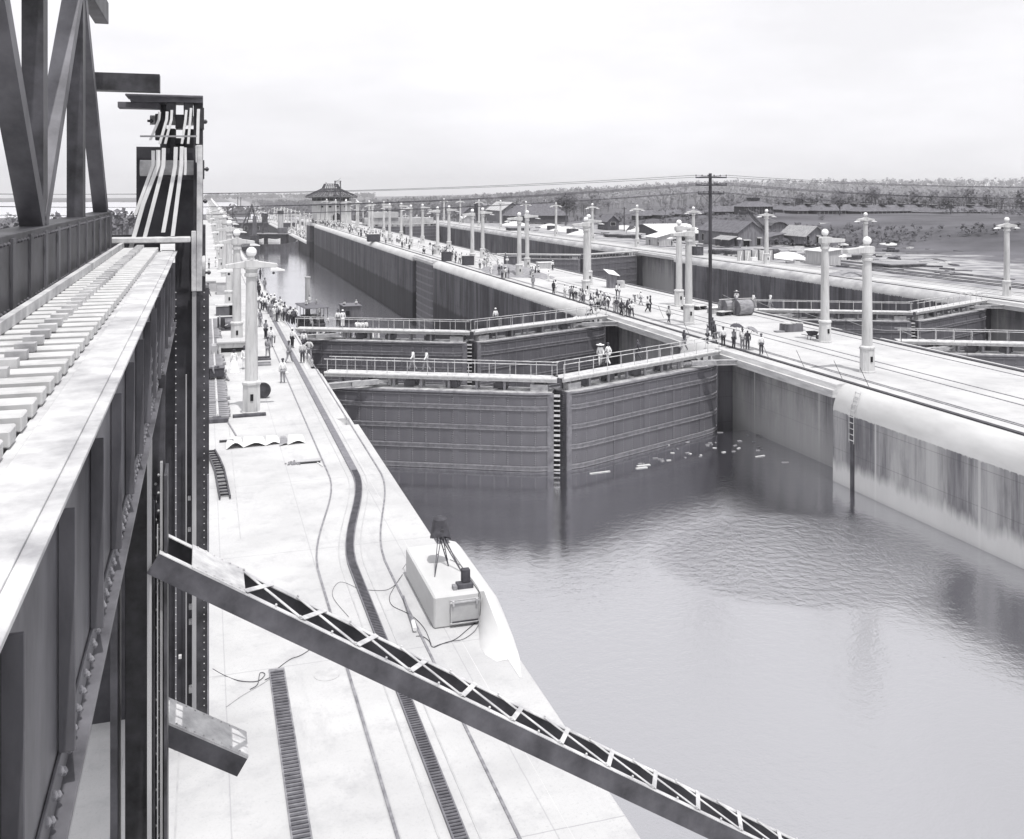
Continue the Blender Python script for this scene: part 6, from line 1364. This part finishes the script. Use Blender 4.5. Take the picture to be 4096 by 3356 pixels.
for i, (px, py, s_, t_) in enumerate(crowd):
    h = rr.choice(hts); person(G(px, py), rr.uniform(PI*.55, PI*1.0), rr.choice(['stand','stand','fold','lean','hips']), s_, t_, h[0], h[1], 'skin',
     f'person in {s_} shirt and {t_} trousers in the crowd at the second gate' if i not in (0, 6, 21, 24) else {0: 'man in white shirt bending at the near end of the west wall crowd', 6: 'man in pale trousers, back turned, in front of the west wall crowd', 21: 'man in black at the near edge of the west wall crowd', 24: 'man in white at the footwalk entrance beside the crowd'}[i], 'crowd at the west end of the second gate')
# -- gate footwalks --
WLK = [
 (1652,1483,PI*.5+PI,'walk','white','grey','cap','dark','left of two men in white shirts walking one behind the other on the nearest footwalk', 0),
 (1706,1486,PI*.5+PI,'walk','white','grey','cap','dark','right of two men in white shirts walking one behind the other on the nearest footwalk', 0),
 (2401,1463,-.3,'walk','white','pale','wide','white','man in white with a very wide white hat on the nearest footwalk', 0),
 (2432,1459,PI+.5,'walk','white','white','cap','dark','man in white behind the one with the wide hat on the nearest footwalk', 0),
 (2552,1441,PI*1.3,'walk','dark','dark',None,'dark','man all in dark clothes on the nearest footwalk', 0),
 (2737,1402,PI*1.6,'walk','dark','grey','cap','dark','man in dark jacket and grey trousers near the right end of the nearest footwalk', 0),
 (1352,1308,PI*.9,'stand','white','black','bowl','dark','man in a white shirt and black trousers standing at the left of the second footwalk', 0),
 (1982,1300,PI*1.0,'stand','white','dark','cap','white','man in a white shirt standing alone on the right half of the second footwalk', 0),
 (1427,1346,PI*.9,'lean','white','dark',None,'dark','leftmost of the men leaning on the second gate below the footwalk', -1.05),
 (1442,1348,PI*1.0,'stand','white','dark',None,'dark','second of the men leaning on the second gate below the footwalk', -1.05),
 (1456,1348,PI*1.05,'stand','white','black','cap','dark','third of the men leaning on the second gate below the footwalk', -1.05),
 (1470,1345,PI*1.2,'lean','pale','dark','cap','dark','rightmost of the men leaning on the second gate below the footwalk', -1.05),
 (2294,1306,PI*.5,'bend','white','dark','cap','white','worker bending over machinery at the right end of the second gate', -1.05),
 (2351,1287,PI*.5,'bend','white','grey','cap','white','worker under the right end of the second footwalk', -1.05),
 (1371,1308,PI,'stand','white','white','cap','white','short person in white beside the man in black trousers on the second footwalk', 0),
 (3014,1229,PI*1.5,'walk','white','grey','cap','dark','left of two men walking over the east chamber gate behind the drums', 0),
 (3082,1229,PI*1.5,'walk','white','grey','cap','dark','right of two men walking over the east chamber gate behind the drums', 0),
]
for px, py, rz, k, s_, t_, h, hc, lb, z in WLK: person(G(px, py, z)+Vector((0,0,-.03)), rz, k, s_, t_, h, hc, 'skin', lb)
# -- centre wall, near the telegraph pole --
B = [
 (2830,1377,.8,'stand','grey','dark','cap','grey','man in grey at the footwalk end left of the telegraph pole foot'),
 (2856,1362,.3,'stand','dark','black','cap','dark','man in a dark jacket right of the telegraph pole foot'),
 (2864,1374,.6,'bend','grey','grey','cap','dark','man in checked grey stooping before the man in the dark jacket'),
 (2850,1345,.2,'stand','dark','dark','cap','dark','man close behind the telegraph pole, only his upper part seen'),
 (2893,1387,PI*.9,'stand','white','black','cap','dark','man in a white shirt and black trousers right of the pole group'),
 (2935,1394,PI*.6,'hold','grey','dark',None,'dark','person under a dark umbrella at the rail'),
 (2970,1397,PI*.9,'hold','white','grey','cap','dark','man in a white shirt between the two umbrellas'),
 (2969,1386,PI*.9,'stand','white','dark','cap','dark','taller man in white just behind the one between the umbrellas'),
 (2990,1401,PI*.8,'hold','dark','dark',None,'dark','person in dark clothes under the grey tilted umbrella'),
 (3045,1419,PI*.95,'stand','white','dark','cap','dark','man with a belt in a white shirt standing alone by the rail'),
 (2675,1293,.2,'walk','pale','dark','brim','dark','lone man in pale shirt and dark trousers walking on the bare deck'),
 (2590,1250,.9,'walk','white','black','bowl','dark','left of two men in dark coats walking together on the deck'),
 (2601,1246,.9,'stand','black','black','bowl','dark','right of two men in dark coats walking together on the deck'),
 (2540,1210,PI*.5,'bend','white','grey','cap','dark','man pushing something low, right of the crowd'),
 (2563,1222,.6,'walk','white','grey','cap','white','man in white shirt and grey trousers behind the pushing man'),
 (2466,1187,1.,'stand','white','dark','cap','dark','left of two men in white shirts at the back of the crowd by the booth'),
 (2477,1191,1.,'stand','white','grey','cap','dark','right of two men in white shirts at the back of the crowd by the booth'),
 (2214,1176,.3,'stand','black','black','cap','dark','man in black walking left of the row of onlookers'),
 (2222,1172,.3,'stand','white','white','cap','dark','man in white beside the man in black, left of the onlookers'),
 (2259,1189,.3,'stand','white','pale','cap','white','person all in pale clothes at the left end of the onlookers'),
 (1964,1098,.3,'walk','white','white','cap','white','man in white in front of the sand mound'),
 (1996,1102,.2,'stand','dark','grey','cap','dark','man in a dark shirt in front of the sand mound'),
 (2008,1116,.4,'stand','grey','dark','cap','dark','man in grey left of the pair at the rail below the sand mound'),
 (2020,1114,.4,'stand','white','dark','cap','dark','man in a white shirt right of the pair at the rail below the sand mound'),
 (2132,1151,PI*.9,'stand','grey','grey','cap','dark','lone man in grey standing at the rail between mound and crowd'),
 (2154,1105,PI*.6,'walk','white','dark','cap','white','man in a white shirt bending near the white box'),
 (2194,1126,0.5,'stand','white','white','cap','white','pale figure all in white standing out on the deck'),
 (1941,1058,.8,'walk','white','grey','cap','dark','man in white by the leaning planks'),
]
for px, py, rz, k, s_, t_, h, hc, lb in B: person(G(px, py), rz, k, s_, t_, h, hc, 'skin', lb)
seat = bpy.data.objects['roller_pair'].location; person(seat+Vector((.2,.5,1.72)), PI*.9, 'sit', 'white', 'grey', 'wide', 'straw', 'skin', 'man in a straw hat sitting on top of the two big drums')
def umbrella(loc, label, m, tilt):
    t = thing('umbrella', label, 'umbrella', loc); t.rotation_euler = tilt
    mb = MB(); n_ = 8; vs = [(0,0,.36)]
    for r, z in ((.25,.31),(.45,.2),(.58,.04)):
        for k in range(16): a = 2*PI*k/16; q = 1-(.06 if k % 2 else 0)*(r/.58); vs.append((r*q*math.cos(a), r*q*math.sin(a), z+(.05 if k % 2 else 0)*(r/.58)))
    fs = [(0, 1+k, 1+(k+1)%16) for k in range(16)]+[(1+j*16+k, 1+(j+1)*16+k, 1+(j+1)*16+(k+1)%16, 1+j*16+(k+1)%16) for j in range(2) for k in range(16)]
    mb.add(vs, fs).build('canopy', m, t, recalc=False); mb = MB(); mb.cyl((0,0,-.55),(0,0,.42),.014,n=6); mb.build('shaft', M_steel, t)
umbrella(G(2935,1394)+Vector((.1,-.25,1.85)), 'open dark umbrella held at the rail right of the telegraph pole', MM['dark'], (.0,.05,0))
umbrella(G(2990,1401)+Vector((.3,-.2,1.65)), 'open grey umbrella tilted to the right', M_wood, (.1,.5,0))
# -- the main knot of onlookers near the second gate's east end --
K = [(2279,1198),(2286,1200),(2294,1200),(2304,1201),(2321,1212),(2329,1208),(2336,1211),(2365,1252),(2381,1245),(2374,1228),(2396,1231),(2410,1235),(2423,1238),(2433,1235),(2456,1247),(2476,1250),(2484,1252),(2496,1267),(2503,1256),(2511,1264),(2527,1269),(2518,1258),(2402,1222),(2416,1225),(2388,1214),(2362,1232),(2394,1243),(2466,1252),(2486,1262)]
posn = {0:'leftmost', 4:'fifth from the left', 7:'nearest and leftmost, at the footwalk end,', 8:'second at the footwalk end', 13:'middle, beside the lamp foot', 17:'shortest, at the rail', 20:'rightmost'}
for i, (px, py) in enumerate(K):
    h = rr.choice(hts); s_ = rr.choice(cl_); t_ = rr.choice(tr_c)
    lab = f'{posn[i]} onlooker in the knot at the crowd lamp' if i in posn else f'onlooker in {s_} shirt and {t_} trousers in the knot at the crowd lamp'
    person(G(px, py), rr.uniform(-.6, 1.6), rr.choice(['stand','stand','fold','hips','walk','lean']), s_, t_, h[0], h[1], 'skin', lab, 'onlookers at the east end of the second gate', .92 if i in (17, 18) else 1)
# -- dense crowd farther along the centre wall --
def crowd_line(n, f, label, group, z, seed):
    rr = random.Random(seed)
    for i in range(n):
        x, y = f(rr); s_ = rr.choice(cl_); t_ = rr.choice(tr_c); h = rr.choice(hts)
        person((x, y, z), rr.uniform(-.5, 2.2), rr.choice(['stand','stand','fold','walk','hips']), s_, t_, h[0], h[1], 'skin', label.format(s=s_, t=t_), group)
crowd_line(62, lambda r: (r.uniform(44.2, 49.5) if r.random() < .75 else r.uniform(49.5, 57), r.uniform(140, 240)), 'person in {s} shirt and {t} trousers in the crowd with dark carts', 'crowd with the dark carts on the centre wall', 0, 41)
crowd_line(44, lambda r: (r.uniform(43.8, 50), r.triangular(240, 330, 280)), 'tiny person in {s} shirt in the dense far crowd before the control house', 'dense far crowd before the control house', 0, 42)
crowd_line(18, lambda r: (r.uniform(43.3, 49), r.uniform(438, 475)), 'tiny person in {s} shirt on the lower centre wall beyond the step', 'far crowd on the lower centre wall', -8.6, 43)
crowd_line(12, lambda r: (r.uniform(-6, 2.2), r.uniform(115, 330)), 'tiny person in {s} shirt far along the west wall', 'people far along the west wall', 0, 44)
crowd_line(10, lambda r: (r.uniform(105, 122), r.uniform(150, 330)), 'tiny person in {s} shirt in the east yard', 'people in the east yard', -.15, 45)
# the far crowd that reads as one mass
def mass(name, label, n, f, seed):
    rr = random.Random(seed); keys = ['stand', 'walk', 'fold']; vs = []; fs = []; ms = []; pal = [MM['skin'], MM['white'], MM['grey'], MM['dark'], MM['pale']]
    src = {k: [([tuple(v.co) for v in POSES[k][p].vertices], [tuple(q.vertices) for q in POSES[k][p].polygons]) for p in ('body', 'shirt', 'trousers')] for k in keys}
    for i in range(n):
        x, y, z = f(rr); a = rr.uniform(0, 6.28); ca, sa = math.cos(a), math.sin(a); k = rr.choice(keys)
        for (V, F), mi in zip(src[k], (0, rr.choice((1,1,1,4,3)), rr.choice((2,3,3,4)))):
            o_ = len(vs); vs += [(x+p[0]*ca-p[1]*sa, y+p[0]*sa+p[1]*ca, z+p[2]) for p in V]; fs += [tuple(q+o_ for q in g_) for g_ in F]; ms += [mi]*len(F)
    mb = MB(); mb.v = vs; mb.f = fs; mb.m = ms; o = mb.build(name, pal, None, recalc=False); return tag(o, label, 'crowd', None, 'stuff')
mass('crowd', 'dense far crowd packed along the centre wall before the control house', 150, lambda r: (r.uniform(43.6, 50.5), r.triangular(300, 431, 400), 0), 51)
mass('crowd', 'far crowd on the lower centre wall beyond the step down', 110, lambda r: (r.uniform(43.2, 51), r.triangular(436, 640, 450), -8.6), 52)
# -- on the boats --
for i, (b, dx, dy, dz, k, s_, t_, lb) in enumerate((
 ('steam_launch', -.8,.3,3.6,'sit','white','dark','man in white sitting on the launch canopy, left'), ('steam_launch', .0,1.8,3.6,'stand','white','white','man in white standing on the launch canopy by the funnel'), ('steam_launch', .9,.9,3.6,'sit','grey','grey','man in grey sitting on the right of the launch canopy'),
 ('steam_launch', -.9,-3.2,1.0,'stand','white','white','passenger in white under the front of the launch canopy, left'), ('steam_launch', .1,-3.3,1.0,'stand','white','grey','passenger in white under the front of the launch canopy, middle'), ('steam_launch', 1.0,-3.2,1.0,'stand','pale','dark','passenger under the front of the launch canopy, right'),
 ('steam_launch', 2.0,3.6,1.2,'stand','white','grey','deckhand in white at the right of the launch funnel'), ('steam_launch', 1.4,-4.6,.9,'stand','white','grey','deckhand at the bow of the launch, right'), ('steam_launch', -1.0,-4.9,.9,'bend','grey','grey','deckhand stooping at the bow of the launch'),
 ('house_barge', -1.3,-.5,3.66,'sit','white','dark','man sitting on the left of the deckhouse roof'), ('house_barge', 1.3,-.3,3.66,'sit','white','dark','man sitting on the right of the deckhouse roof'),
 ('plank_barge', .8,-2.5,.7,'bend','white','grey','worker stooping over the plank barge'), ('steam_tug', 1.4,-6,1.8,'stand','white','grey','crewman on the tug foredeck'), ('steam_tug', -1.2,-6.4,1.8,'stand','grey','dark','second crewman on the tug foredeck'))):
    bo = bpy.data.objects[b]; R = Matrix.Rotation(bo.rotation_euler.z, 4, 'Z'); p = bo.location+(R @ Vector((dx,dy,dz)))*bo.scale.x
    person(p, rr.uniform(-.6,.6), k, s_, t_, 'cap' if i % 3 else 'brim', 'dark' if i % 2 else 'white', 'skin', lb)
# haze over the far country
hm = bpy.data.materials.new('haze_air'); hm.use_nodes = True; n = hm.node_tree.nodes; l = hm.node_tree.links; n.remove(n['Principled BSDF'])
pv = n.new('ShaderNodeVolumePrincipled'); pv.inputs['Density'].default_value = .00016; pv.inputs['Color'].default_value = (.995, .99, 1, 1); pv.inputs['Anisotropy'].default_value = .2; l.new(pv.outputs[0], n['Material Output'].inputs['Volume'])
o = MB().bx(-5100, 5600, -450, 5600, -45, 75).build('haze', hm, None); o['kind'] = 'stuff'
